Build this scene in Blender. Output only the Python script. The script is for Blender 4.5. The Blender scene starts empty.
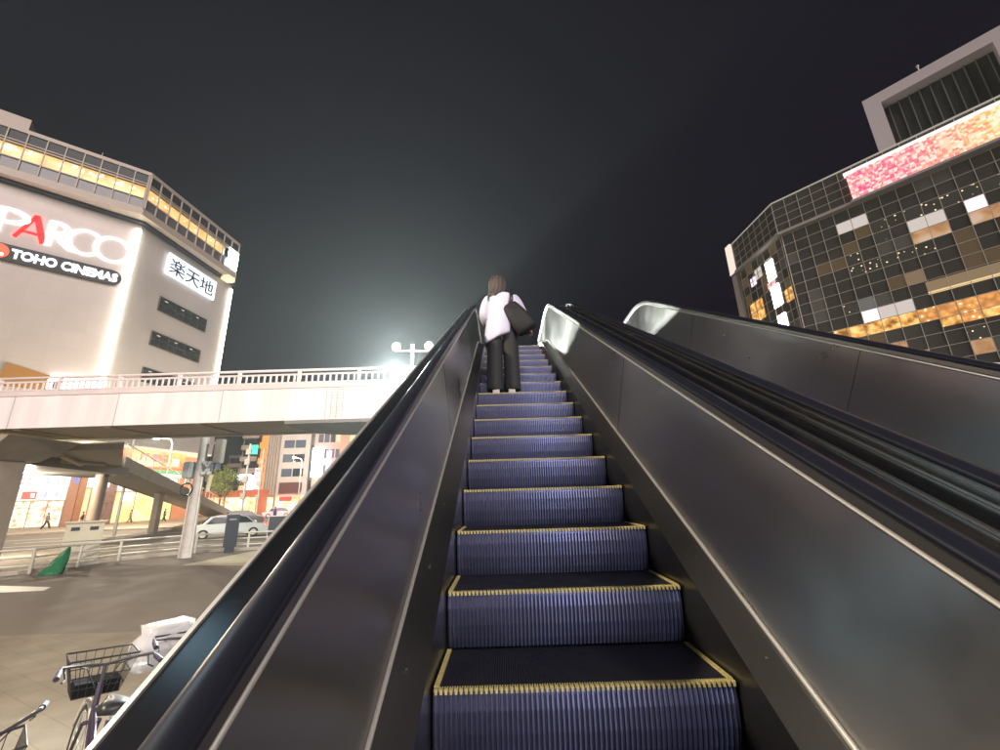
import bpy, bmesh, math, random
from mathutils import Vector, Matrix, Euler
random.seed(7)
S = bpy.context.scene
COL = S.collection
rad = math.radians

# ---------------------------------------------------------------- camera
cd = bpy.data.cameras.new('camera'); cam = bpy.data.objects.new('camera', cd); COL.objects.link(cam)
cd.sensor_width = 36; cd.lens = 418/1000*36; cd.clip_start = .05; cd.clip_end = 3000
p_, r_ = rad(16.1), rad(1.7)
fw = Vector((0, math.cos(p_), math.sin(p_))); rt = Vector((1, 0, 0)); up = rt.cross(fw)
Rr = rt*math.cos(r_)-up*math.sin(r_); Uu = up*math.cos(r_)+rt*math.sin(r_)
cam.matrix_world = Matrix(((Rr.x, Uu.x, -fw.x, 0), (Rr.y, Uu.y, -fw.y, 0), (Rr.z, Uu.z, -fw.z, 2.2), (0, 0, 0, 1)))
S.camera = cam

# ---------------------------------------------------------------- world, light, exposure
W = bpy.data.worlds.new('World'); S.world = W; W.use_nodes = True
wn = W.node_tree.nodes; wl = W.node_tree.links
bg = wn['Background']
sky = wn.new('ShaderNodeTexSky'); sky.sky_type = 'NISHITA'; sky.sun_disc = False
sky.sun_elevation = rad(-4); sky.sun_rotation = rad(200)
mixn = wn.new('ShaderNodeMix'); mixn.data_type = 'RGBA'; mixn.blend_type = 'ADD'; mixn.inputs[0].default_value = 1
glow = wn.new('ShaderNodeRGB'); glow.outputs[0].default_value = (.0016, .0012, .0027, 1)
scl = wn.new('ShaderNodeMix'); scl.data_type = 'RGBA'; scl.blend_type = 'MULTIPLY'; scl.inputs[0].default_value = 1
scl.inputs[7].default_value = (.02, .02, .02, 1)
wl.new(sky.outputs[0], scl.inputs[6]); wl.new(scl.outputs[2], mixn.inputs[6]); wl.new(glow.outputs[0], mixn.inputs[7])
wl.new(mixn.outputs[2], bg.inputs[0]); bg.inputs[1].default_value = 1.0

def sun(strength, vec, col, angle):
    l = bpy.data.lights.new('city_glow', 'SUN'); l.energy = strength; l.color = col; l.angle = rad(angle)
    o = bpy.data.objects.new('city_glow', l); COL.objects.link(o)
    o.rotation_euler = Vector(vec).to_track_quat('-Z', 'Y').to_euler()
sun(.78, (-.34, .88, -.36), (1, .86, .84), 40)
S.view_settings.view_transform = 'Standard'; S.view_settings.look = 'None'
S.view_settings.exposure = 1.72; S.view_settings.gamma = 1; S.view_settings.use_curve_mapping = False
S.cycles.use_denoising = True; S.cycles.max_bounces = 8; S.cycles.sample_clamp_indirect = 4
S.cycles.caustics_reflective = False; S.cycles.caustics_refractive = False

# ---------------------------------------------------------------- materials
MATS = {}
def mat(name, col=(.5, .5, .5), rough=.5, metal=0, emit=None, es=0, noise=None, bump=0, bscale=40, aniso=None, spec=.5, coat=0, stretch=None):
    if name in MATS: return MATS[name]
    m = bpy.data.materials.new(name); m.use_nodes = True; MATS[name] = m
    nt = m.node_tree; b = nt.nodes['Principled BSDF']; L = nt.links.new
    b.inputs['Base Color'].default_value = (*col, 1); b.inputs['Roughness'].default_value = rough
    b.inputs['Metallic'].default_value = metal; b.inputs['Specular IOR Level'].default_value = spec
    b.inputs['Coat Weight'].default_value = coat
    if emit:
        b.inputs['Emission Color'].default_value = (*emit, 1); b.inputs['Emission Strength'].default_value = es
    if noise or bump:
        tc = nt.nodes.new('ShaderNodeTexCoord'); mp = nt.nodes.new('ShaderNodeMapping'); L(tc.outputs['Object'], mp.inputs[0])
        if stretch: mp.inputs['Rotation'].default_value = stretch[0]; mp.inputs['Scale'].default_value = stretch[1]
    if noise:                                    # (scale, amount, detail)
        n = nt.nodes.new('ShaderNodeTexNoise'); n.inputs['Scale'].default_value = noise[0]; n.inputs['Detail'].default_value = noise[2] if len(noise) > 2 else 5
        n.inputs['Roughness'].default_value = .6
        L(mp.outputs[0], n.inputs['Vector'])
        mr = nt.nodes.new('ShaderNodeMapRange'); mr.inputs[1].default_value = .3; mr.inputs[2].default_value = .7
        mr.inputs[3].default_value = 1-noise[1]; mr.inputs[4].default_value = 1+noise[1]; L(n.outputs[0], mr.inputs[0])
        mx = nt.nodes.new('ShaderNodeMix'); mx.data_type = 'RGBA'; mx.blend_type = 'MULTIPLY'; mx.inputs[0].default_value = 1
        mx.inputs[6].default_value = (*col, 1); L(mr.outputs[0], mx.inputs[7]); L(mx.outputs[2], b.inputs['Base Color'])
        r2 = nt.nodes.new('ShaderNodeMapRange'); r2.inputs[1].default_value = .3; r2.inputs[2].default_value = .7
        r2.inputs[3].default_value = max(.03, rough*.8); r2.inputs[4].default_value = min(1, rough*1.2)
        L(n.outputs[0], r2.inputs[0]); L(r2.outputs[0], b.inputs['Roughness'])
    if bump:
        n = nt.nodes.new('ShaderNodeTexNoise'); n.inputs['Scale'].default_value = bscale; n.inputs['Detail'].default_value = 6
        L(mp.outputs[0], n.inputs['Vector'])
        bp = nt.nodes.new('ShaderNodeBump'); bp.inputs['Strength'].default_value = bump; bp.inputs['Distance'].default_value = .02
        L(n.outputs[0], bp.inputs['Height']); L(bp.outputs[0], b.inputs['Normal'])
    if aniso:
        b.inputs['Anisotropic'].default_value = aniso[0]
        c = nt.nodes.new('ShaderNodeCombineXYZ')
        for i in range(3): c.inputs[i].default_value = aniso[1][i]
        L(c.outputs[0], b.inputs['Tangent'])
    return m

INC = (0, -math.sin(rad(30)), math.cos(rad(30)))
BR = ((rad(-30), 0, 0), (1, .12, 6))         # brushed along the incline
STEEL = mat('brushed_steel_panel', (.60, .58, .565), .33, 1, noise=(2.2, .04, 5), aniso=(.99, INC))
STEEL2 = mat('brushed_steel_deck', (.26, .26, .28), .27, 1, noise=(.8, .05, 2), aniso=(.97, (1, 0, 0)))
TRIM = mat('polished_trim', (.92, .90, .86), .42, .9)
TRIM2 = mat('dull_trim', (.42, .41, .39), .3, 1)
SKIRT = mat('skirt_steel', (.22, .215, .215), .34, 1, noise=(.8, .06, 2))
RUBBER = mat('black_handrail_rubber', (.010, .011, .018), .28, 0, spec=.45)
ALU = mat('dark_cast_aluminium', (.125, .135, .22), .32, .8, noise=(2, .06, 2), aniso=(.9, (0, 0, 1)))
TREAD = mat('dark_step_tread', (.028, .028, .042), .5, .4, noise=(9, .3))
YEL = mat('yellow_demarcation', (.58, .50, .20), .5, noise=(60, .25))
ASPH = mat('asphalt', (.15, .128, .105), .85, noise=(1.6, .22, 8), bump=.35, bscale=120)
ASPH2 = mat('forecourt_asphalt', (.15, .124, .102), .85, noise=(1.2, .14, 8), bump=.3, bscale=140)
WHITEP = mat('white_road_paint', (.62, .6, .55), .6, noise=(5, .15))
CONC = mat('pale_concrete', (.36, .32, .27), .8, noise=(1.2, .14, 8), bump=.15, bscale=30)
CONCW = mat('kerb_concrete', (.40, .36, .31), .8, noise=(3, .12))
GIRD = mat('pale_painted_girder', (.78, .73, .74), .45, noise=(1.2, .11, 7), stretch=((0, 0, 0), (1.6, 1, .22)))
GIRDD = mat('grey_steel_soffit', (.16, .155, .15), .5, noise=(1, .1))
SOFF = mat('cream_soffit_paint', (.44, .36, .25), .6, noise=(.8, .16, 8))
RAILP = mat('pale_rail_paint', (.70, .62, .62), .4)
GALV = mat('galvanised_pipe', (.62, .60, .54), .4, .3, noise=(4, .1))
POLE = mat('concrete_pole', (.52, .49, .47), .7, noise=(3, .15))
DARKM = mat('dark_paint', (.025, .03, .045), .35)
BLACK = mat('black_plastic', (.015, .015, .018), .4)
SKIN = mat('skin', (.55, .33, .25), .55)
GRN = mat('green_net', (.02, .16, .075), .6, noise=(14, .35), bump=.5, bscale=18)
CAB = mat('cream_cabinet_paint', (.48, .45, .34), .5, noise=(2, .08))
def E(name, c, s): return mat('lit_'+name, (.02, .02, .02), .5, emit=c, es=s)
WARM = E('warm_white', (1, .78, .5), .55)

# tiles of the near pavement: slabs with joints
def tiles():
    m = mat('pavement_slabs', (.27, .235, .19), .8); nt = m.node_tree; b = nt.nodes['Principled BSDF']; L = nt.links.new
    tc = nt.nodes.new('ShaderNodeTexCoord'); mp = nt.nodes.new('ShaderNodeMapping'); L(tc.outputs['Object'], mp.inputs[0])
    mp.inputs['Rotation'].default_value = (0, 0, rad(28))
    br = nt.nodes.new('ShaderNodeTexBrick'); L(mp.outputs[0], br.inputs[0]); br.inputs['Scale'].default_value = 1
    br.inputs['Color1'].default_value = (.178, .145, .105, 1); br.inputs['Color2'].default_value = (.168, .137, .10, 1); br.inputs['Mortar'].default_value = (.145, .118, .086, 1)
    br.inputs['Mortar Size'].default_value = .008; br.inputs['Brick Width'].default_value = .6; br.inputs['Row Height'].default_value = .3
    n = nt.nodes.new('ShaderNodeTexNoise'); n.inputs['Scale'].default_value = 2.3; n.inputs['Detail'].default_value = 9; L(tc.outputs['Object'], n.inputs[0])
    mr = nt.nodes.new('ShaderNodeMapRange'); mr.inputs[1].default_value = .3; mr.inputs[2].default_value = .7; mr.inputs[3].default_value = .8; mr.inputs[4].default_value = 1.15; L(n.outputs[0], mr.inputs[0])
    mx = nt.nodes.new('ShaderNodeMix'); mx.data_type = 'RGBA'; mx.blend_type = 'MULTIPLY'; mx.inputs[0].default_value = 1
    L(br.outputs[0], mx.inputs[6]); L(mr.outputs[0], mx.inputs[7]); L(mx.outputs[2], b.inputs['Base Color'])
    bp = nt.nodes.new('ShaderNodeBump'); bp.inputs['Strength'].default_value = .3; bp.inputs['Distance'].default_value = .01; L(br.outputs['Fac'], bp.inputs['Height']); bp.invert = True; L(bp.outputs[0], b.inputs['Normal'])
    return m
TILE = tiles()

# a wall of cladding panels with fine joints (object coordinates along z and a horizontal)
def clad(name, col, w, h, ang, joint=.93, rough=.5):
    m = mat(name, col, rough); nt = m.node_tree; b = nt.nodes['Principled BSDF']; L = nt.links.new
    tc = nt.nodes.new('ShaderNodeTexCoord'); mp = nt.nodes.new('ShaderNodeMapping'); L(tc.outputs['Object'], mp.inputs[0]); mp.inputs['Rotation'].default_value = (0, 0, -ang)
    sx = nt.nodes.new('ShaderNodeSeparateXYZ'); L(mp.outputs[0], sx.inputs[0]); cx = nt.nodes.new('ShaderNodeCombineXYZ'); L(sx.outputs[0], cx.inputs[0]); L(sx.outputs[2], cx.inputs[1])
    br = nt.nodes.new('ShaderNodeTexBrick'); br.offset = 0; L(cx.outputs[0], br.inputs[0]); br.inputs['Scale'].default_value = 1
    br.inputs['Color1'].default_value = (*col, 1); br.inputs['Color2'].default_value = tuple(c*.96 for c in col)+(1,); br.inputs['Mortar'].default_value = tuple(c*joint for c in col)+(1,)
    br.inputs['Mortar Size'].default_value = .035; br.inputs['Brick Width'].default_value = w; br.inputs['Row Height'].default_value = h
    n = nt.nodes.new('ShaderNodeTexNoise'); n.inputs['Scale'].default_value = .15; n.inputs['Detail'].default_value = 7; L(tc.outputs['Object'], n.inputs[0])
    mr = nt.nodes.new('ShaderNodeMapRange'); mr.inputs[1].default_value = .3; mr.inputs[2].default_value = .7; mr.inputs[3].default_value = .92; mr.inputs[4].default_value = 1.04; L(n.outputs[0], mr.inputs[0])
    mx = nt.nodes.new('ShaderNodeMix'); mx.data_type = 'RGBA'; mx.blend_type = 'MULTIPLY'; mx.inputs[0].default_value = 1
    L(br.outputs[0], mx.inputs[6]); L(mr.outputs[0], mx.inputs[7]); L(mx.outputs[2], b.inputs['Base Color'])
    return m

# emissive cell pattern (LED wall, lit interiors)
def cells(name, c1, c2, c3, es, scale, base=(.02, .02, .02), mode='led', grad=None):
    m = mat(name, base, .3); nt = m.node_tree; b = nt.nodes['Principled BSDF']; L = nt.links.new
    tc = nt.nodes.new('ShaderNodeTexCoord'); v = nt.nodes.new('ShaderNodeTexVoronoi'); v.inputs['Scale'].default_value = scale
    if mode == 'led': v.distance = 'CHEBYCHEV'; v.inputs['Randomness'].default_value = .35
    L(tc.outputs['Object'], v.inputs['Vector'])
    cr = nt.nodes.new('ShaderNodeValToRGB'); e = cr.color_ramp.elements
    if mode == 'led':
        sx = nt.nodes.new('ShaderNodeSeparateXYZ'); L(v.outputs['Color'], sx.inputs[0]); L(sx.outputs[0], cr.inputs[0])
        e[0].position = 0; e[0].color = (*c1, 1); e[1].position = .45; e[1].color = (*c2, 1); x = e.new(.8); x.color = (*c3, 1)
        if grad:
            s2 = nt.nodes.new('ShaderNodeSeparateXYZ'); L(tc.outputs['Object'], s2.inputs[0])
            g = nt.nodes.new('ShaderNodeMapRange'); g.inputs[1].default_value = grad[0]; g.inputs[2].default_value = grad[1]; L(s2.outputs[0], g.inputs[0])
            mx = nt.nodes.new('ShaderNodeMix'); mx.data_type = 'RGBA'; L(g.outputs[0], mx.inputs[0]); L(cr.outputs[0], mx.inputs[6])
            c2r = nt.nodes.new('ShaderNodeValToRGB'); q = c2r.color_ramp.elements; L(sx.outputs[0], c2r.inputs[0])
            q[0].color = (.85, .42, .08, 1); q[1].position = .5; q[1].color = (1, .75, .25, 1); z = q.new(.8); z.color = (1, .85, .6, 1)
            L(c2r.outputs[0], mx.inputs[7]); L(mx.outputs[2], b.inputs['Emission Color'])
        else: L(cr.outputs[0], b.inputs['Emission Color'])
    elif mode == 'dots':
        L(v.outputs['Distance'], cr.inputs[0]); e[0].position = .0; e[0].color = (*c1, 1); e[1].position = .13; e[1].color = (*c1, 1)
        x = e.new(.20); x.color = (*c2, 1); y = e.new(.8); y.color = (*c3, 1); L(cr.outputs[0], b.inputs['Emission Color'])
    else:
        n = nt.nodes.new('ShaderNodeTexNoise'); n.inputs['Scale'].default_value = scale; n.inputs['Detail'].default_value = 4; L(tc.outputs['Object'], n.inputs[0]); L(n.outputs[0], cr.inputs[0])
        e[0].position = .35; e[0].color = (*c1, 1); e[1].position = .5; e[1].color = (*c2, 1); x = e.new(.65); x.color = (*c3, 1); L(cr.outputs[0], b.inputs['Emission Color'])
    b.inputs['Emission Strength'].default_value = es
    return m

# ---------------------------------------------------------------- object helpers
def worg(o):
    v = Vector((0, 0, 0))
    while o: v += o.location; o = o.parent
    return v
def tag(o, label=None, cat=None, group=None, kind=None):
    if label: o['label'] = label
    if cat: o['category'] = cat
    if group: o['group'] = group
    if kind: o['kind'] = kind
    return o
def thing(name, label, cat, loc=(0, 0, 0), group=None):
    o = bpy.data.objects.new(name, None); COL.objects.link(o); o.location = loc; o.empty_display_size = .2
    return tag(o, label, cat, group)
def link(name, me, parent=None):
    o = bpy.data.objects.new(name, me); COL.objects.link(o)
    if parent: o.parent = parent
    return o
def copy_tree(o, parent=None):
    c = o.copy(); COL.objects.link(c); c.parent = parent
    for ch in list(o.children): copy_tree(ch, c)
    return c

class MB:
    def __init__(s): s.v = []; s.f = []; s.m = []; s.cur = 0
    def add(s, vs, fs):
        b = len(s.v); s.v += [tuple(x) for x in vs]; s.f += [tuple(i+b for i in f) for f in fs]; s.m += [s.cur]*len(fs); return s
    def hexa(s, a):  # 8 pts: bottom 4 ccw, top 4
        return s.add(a, [(3, 2, 1, 0), (4, 5, 6, 7), (0, 1, 5, 4), (1, 2, 6, 5), (2, 3, 7, 6), (3, 0, 4, 7)])
    def box(s, x0, x1, y0, y1, z0, z1):
        return s.hexa([(x0, y0, z0), (x1, y0, z0), (x1, y1, z0), (x0, y1, z0), (x0, y0, z1), (x1, y0, z1), (x1, y1, z1), (x0, y1, z1)])
    def prism(s, poly, z0, z1):
        n = len(poly); s.add([(x, y, z0) for x, y in poly]+[(x, y, z1) for x, y in poly],
              [tuple(range(n))[::-1], tuple(range(n, 2*n))]+[(i, (i+1) % n, n+(i+1) % n, n+i) for i in range(n)]); return s
    def fbox(s, F, s0, s1, z0, z1, d0, d1):   # box on a facade frame
        P = lambda a, z, d: F(a, z, d)
        return s.hexa([P(s0, z0, d0), P(s1, z0, d0), P(s1, z0, d1), P(s0, z0, d1), P(s0, z1, d0), P(s1, z1, d0), P(s1, z1, d1), P(s0, z1, d1)])
    def tube(s, pts, r, n=8, cap=True, closed=False):
        pts = [Vector(p) for p in pts]; m = len(pts); rs = r if isinstance(r, (list, tuple)) else [r]*m
        base = len(s.v); prev = None; vs = []
        for i, p in enumerate(pts):
            if closed: t = pts[(i+1) % m]-pts[i-1]
            else: t = pts[min(i+1, m-1)]-pts[max(i-1, 0)]
            t.normalize()
            if prev is None: a = t.orthogonal().normalized()
            else: a = (prev-t*prev.dot(t)); a = a.normalized() if a.length > 1e-6 else t.orthogonal().normalized()
            prev = a; b = t.cross(a)
            for k in range(n):
                an = 2*math.pi*k/n; vs.append(p+(a*math.cos(an)+b*math.sin(an))*rs[i])
        fs = []
        for i in range(m if closed else m-1):
            j = (i+1) % m
            for k in range(n): fs.append((i*n+k, i*n+(k+1) % n, j*n+(k+1) % n, j*n+k))
        if cap and not closed: fs += [tuple(range(n))[::-1], tuple((m-1)*n+k for k in range(n))]
        return s.add(vs, fs)
    def sweep(s, path, prof, cx=0, mir=1, cap=True):   # path: (y,z,ny,nz) ; prof: (x,q)
        n = len(prof); vs = []
        for (y, z, ny, nz) in path:
            for (x, q) in prof: vs.append((cx+mir*x, y+ny*q, z+nz*q))
        fs = []
        for i in range(len(path)-1):
            for k in range(n): fs.append((i*n+k, i*n+(k+1) % n, (i+1)*n+(k+1) % n, (i+1)*n+k))
        if cap: fs += [tuple(range(n))[::-1], tuple((len(path)-1)*n+k for k in range(n))]
        return s.add(vs, fs)
    def loft(s, rings, cap=True):
        n = len(rings[0]); vs = [p for r in rings for p in r]; fs = []
        for i in range(len(rings)-1):
            for k in range(n): fs.append((i*n+k, i*n+(k+1) % n, (i+1)*n+(k+1) % n, (i+1)*n+k))
        if cap: fs += [tuple(range(n))[::-1], tuple((len(rings)-1)*n+k for k in range(n))]
        return s.add(vs, fs)
    def ball(s, c, r, nu=12, nv=8, sc=(1, 1, 1)):
        rings = []
        for j in range(nv+1):
            a = math.pi*(j+.001)/(nv+.002)
            rings.append([(c[0]+r*sc[0]*math.sin(a)*math.cos(2*math.pi*i/nu), c[1]+r*sc[1]*math.sin(a)*math.sin(2*math.pi*i/nu), c[2]-r*sc[2]*math.cos(a)) for i in range(nu)])
        return s.loft(rings)
    def build(s, name, mats, parent=None, smooth=False, label=None, bevel=0, **kw):
        if not isinstance(mats, (list, tuple)): mats = [mats]
        o0 = worg(parent) if parent else Vector((0, 0, 0))
        me = bpy.data.meshes.new(name); me.from_pydata([(Vector(v)-o0) for v in s.v], [], s.f)
        for m in mats: me.materials.append(m)
        me.polygons.foreach_set('material_index', s.m)
        bm = bmesh.new(); bm.from_mesh(me); bmesh.ops.recalc_face_normals(bm, faces=bm.faces)
        if bevel: bmesh.ops.bevel(bm, geom=list(bm.edges), offset=bevel, segments=2, affect='EDGES', clamp_overlap=True)
        bm.to_mesh(me); bm.free()
        if smooth: me.shade_smooth() if hasattr(me, 'shade_smooth') else None
        if smooth == 'auto': me.set_sharp_from_angle(angle=rad(35))
        o = link(name, me, parent)
        if label or kw: tag(o, label, **kw)
        return o

def arc(c, r, a0, a1, n): return [(c[0]+r*math.cos(a0+(a1-a0)*i/n), c[1]+r*math.sin(a0+(a1-a0)*i/n)) for i in range(n+1)]

def frame(O, u, sgn):
    u = Vector((u[0], u[1])).normalized(); n = Vector((-u.y, u.x))*sgn
    return lambda s, z, d: (O[0]+u.x*s+n.x*d, O[1]+u.y*s+n.y*d, z)

def text_part(name, body, F, s0, s1, z0, z1, d, m, parent, offset=0, depth=.06, **kw):
    cu = bpy.data.curves.new('t', 'FONT'); cu.body = body; cu.extrude = .02; cu.offset = offset; cu.resolution_u = 3
    t = bpy.data.objects.new('t', cu); COL.objects.link(t)
    dg = bpy.context.evaluated_depsgraph_get(); me = bpy.data.meshes.new_from_object(t.evaluated_get(dg)); bpy.data.objects.remove(t)
    xs = [v.co.x for v in me.vertices]; ys = [v.co.y for v in me.vertices]
    x0, x1, y0, y1 = min(xs), max(xs), min(ys), max(ys); o0 = worg(parent)
    for v in me.vertices:
        a = (v.co.x-x0)/(x1-x0); b = (v.co.y-y0)/(y1-y0)
        v.co = Vector(F(s0+(s1-s0)*a, z0+(z1-z0)*b, d+(depth if v.co.z > 0 else 0)))-o0
    me.materials.clear(); me.materials.append(m)
    bm = bmesh.new(); bm.from_mesh(me); bmesh.ops.recalc_face_normals(bm, faces=bm.faces); bm.to_mesh(me); bm.free()
    o = link(name, me, parent)
    if kw: tag(o, **kw)
    return o

# ================================================================= GROUND
MB().box(-320, 320, -60, 420, -.6, 0).build('ground', ASPH, kind='structure')
near = MB(); near.prism([(-26, -12), (12, -12), (12, 8.35), (-26, 8.75)], -.2, .008); near.build('pavement', TILE, kind='structure')
MB().prism([(-30, 8.76), (9, 8.36), (9, 24.2), (-9, 22.6), (-12.6, 21.7), (-14.8, 21.1), (-16.5, 19), (-17.1, 16), (-22, 12.6), (-30, 10)], -.2, .004).build('forecourt', ASPH2, kind='structure')
kb = MB(); kp = [(-30, 9.9), (-22, 12.5), (-17.2, 15.95), (-16.62, 19.05), (-14.86, 21.2), (-12.6, 21.82), (-9, 22.75), (9, 24.35)]
kq = [(x-.12, y+.16) for x, y in kp]
for i in range(len(kp)-1): kb.prism([kp[i], kp[i+1], kq[i+1], kq[i]], -.1, .13)
kb.build('kerb', CONCW, kind='structure')
# pale ramped kerb patch where the fence opens
MB().prism([(-12.3, 17.2), (-9.5, 16.6), (-8.2, 21.6), (-11.9, 21.9)], .004, .012).build('tactile_paving', mat('worn_pale_paving', (.42, .38, .27), .8, noise=(6, .15)), kind='structure')
MB().prism([(-15.6, 13.9), (-13.3, 13.35), (-13.0, 12.85), (-14.9, 12.7)], .004, .009).build('painted_marking', WHITEP, kind='structure')
fp = MB(); fp.prism([(-75, -8), (-60, 18), (-43.3, 38.2), (-40.6, 42.4), (-31.5, 43.6), (-29.5, 46.5), (-36, 64), (-52, 96), (-120, 96), (-120, -8)], -.2, .15)
fp.build('far_pavement', mat('far_pavement_slabs', (.36, .30, .24), .8, noise=(2, .15)), kind='structure')
mk = MB()
def stripe(a, b, w, dash=None):
    a = Vector(a); b = Vector(b); d = (b-a).normalized(); n = Vector((-d.y, d.x))*w/2; L = (b-a).length; t = 0
    while t < L:
        e = min(L, t+(dash[0] if dash else L)); p, q = a+d*t, a+d*e
        mk.prism([p-n, q-n, q+n, p+n], .0, .006); t = e+(dash[1] if dash else 0)+.001
for off in (4, 7.5, 11, 14.5, 18):
    stripe((-60-off*.2, -5+off), (-22-off*.75, 18+off*.9), .16, None if off in (4, 18) else (5, 4))
    stripe((-22-off*.75, 18+off*.9), (-4-off*.35, 27+off*.95), .16, None if off in (4, 18) else (5, 4))
stripe((-30, 62), (-12, 30), .16, (5, 4)); stripe((-33, 90), (-28, 62), .16, (5, 4))
mk.build('road_markings', WHITEP, kind='structure')

# ================================================================= ESCALATORS
CX1, CX2 = .265, 2.10
HW = .54
TN = math.tan(rad(30))
def zn(y): return max(0, min(5.01, 1.55+(y-1.72)*TN))
YB, YT = 1.72-1.55/TN, 7.72
def mkpath(y0=-3.4, y1=9.5, R=1.4):
    pts = []
    def corner(yc, zc, a0, a1, sgn):
        t = R*math.tan(rad(15)); out = []
        # tangent start at yc - t*cos(a0)
        sy, sz = yc-t*math.cos(a0), zc-t*math.sin(a0)
        n = 8
        for i in range(n+1):
            a = a0+(a1-a0)*i/n
            # centre is at left/right normal of the start
            cy, cz = sy-sgn*R*math.sin(a0), sz+sgn*R*math.cos(a0)
            out.append((cy+sgn*R*math.sin(a), cz-sgn*R*math.cos(a), -math.sin(a), math.cos(a)))
        return out
    pts.append((y0, 0, 0, 1)); pts += corner(YB, 0, 0, rad(30), 1); pts += corner(YT+.05, 5.03, rad(30), 0, -1); pts.append((y1, 5.03, 0, 1))
    return pts
PATH = mkpath()

def rect(x0, x1, q0, q1): return [(x0, q0), (x1, q0), (x1, q1), (x0, q1)]
def step_meshes(CXs=0):
    """tread with cleats along y, riser with vertical ribs: nose at the origin"""
    b = MB(); w = HW-.006
    n = 120; pitch = 2*w/n; prof = []
    for i in range(n):
        x = -w+i*pitch
        prof += [(x, -.006), (x+pitch*.25, -.006), (x+pitch*.35, 0), (x+pitch*.85, 0), (x+pitch*.95, -.006)]
    prof.append((w, -.006))
    b.cur = 1; b.add([(x, .022, z-.0015) for x, z in prof]+[(x, .402, z-.0015) for x, z in prof], [(i, i+1, len(prof)+i+1, len(prof)+i) for i in range(len(prof)-1)])
    b.cur = 0; n2 = 60; p2 = 2*w/n2; pr = []
    for i in range(n2):
        x = -w+i*p2
        for k, dy in ((0, .008), (.3, .007), (.42, 0), (.78, 0), (.9, .007)): pr.append((x+p2*k, dy))
    pr.append((w, .008))
    rows = [(-.012, .006), (-.07, .0), (-.14, .006), (-.20, .02), (-.235, .034)]
    vs = [(x, dy+oy, z) for z, oy in rows for x, dy in pr]; m = len(pr)
    b.add(vs, [(r*m+i, r*m+i+1, (r+1)*m+i+1, (r+1)*m+i) for r in range(len(rows)-1) for i in range(m-1)])
    b.box(-w, w, .012, .40, -.05, -.0085)
    b.box(-w, -w+.004, .04, .39, -.22, -.03); b.box(w-.004, w, .04, .39, -.22, -.03)
    y = MB()
    for i in range(n2):
        x = -w+i*p2
        y.box(x+p2*.36, x+p2*.84, -.003, .012, -.016, .0)       # teeth over the riser
    for i in range(n):
        x = -w+i*pitch; y.box(x+pitch*.3, x+pitch*.8, .0, .024, -.008, .0005)
    sd = []
    for sgn in (-1, 1):
        q = MB(); a, c = sorted((sgn*w, sgn*(w-.018))); q.box(a, c, .024, .40, -.006, .0025); sd.append(q)
    return b, y, sd
sb, sy_, ssd = step_meshes()
STEP0 = sb.build('step', [ALU, TREAD]); sy0 = sy_.build('demarcation_line', YEL, STEP0)
for q in ssd: q.build('edge_line', YEL, STEP0)

def handrail_path(q, y0=-3.3, y1=9.4, r=.33):
    pts = []
    for (y, z, ny, nz) in PATH[1:-1]: pts.append((y+ny*q, z+nz*q))
    lo = [(y0+r*math.cos(a), q-r+r*math.sin(a)) for a in [rad(90+18*i) for i in range(10, -1, -1)]]
    hi = [(y1+r*math.cos(a), 5.03+q-r+r*math.sin(a)) for a in [rad(90-18*i) for i in range(11)]]
    return lo+pts+hi

def sweep_yz(mb, pts, prof, cx, mir):
    full = []
    for i, (y, z) in enumerate(pts):
        a = pts[max(i-1, 0)]; c = pts[min(i+1, len(pts)-1)]; t = Vector((c[0]-a[0], c[1]-a[1])).normalized()
        full.append((y, z, -t.y, t.x))
    mb.sweep(full, prof, cx, mir)

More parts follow.
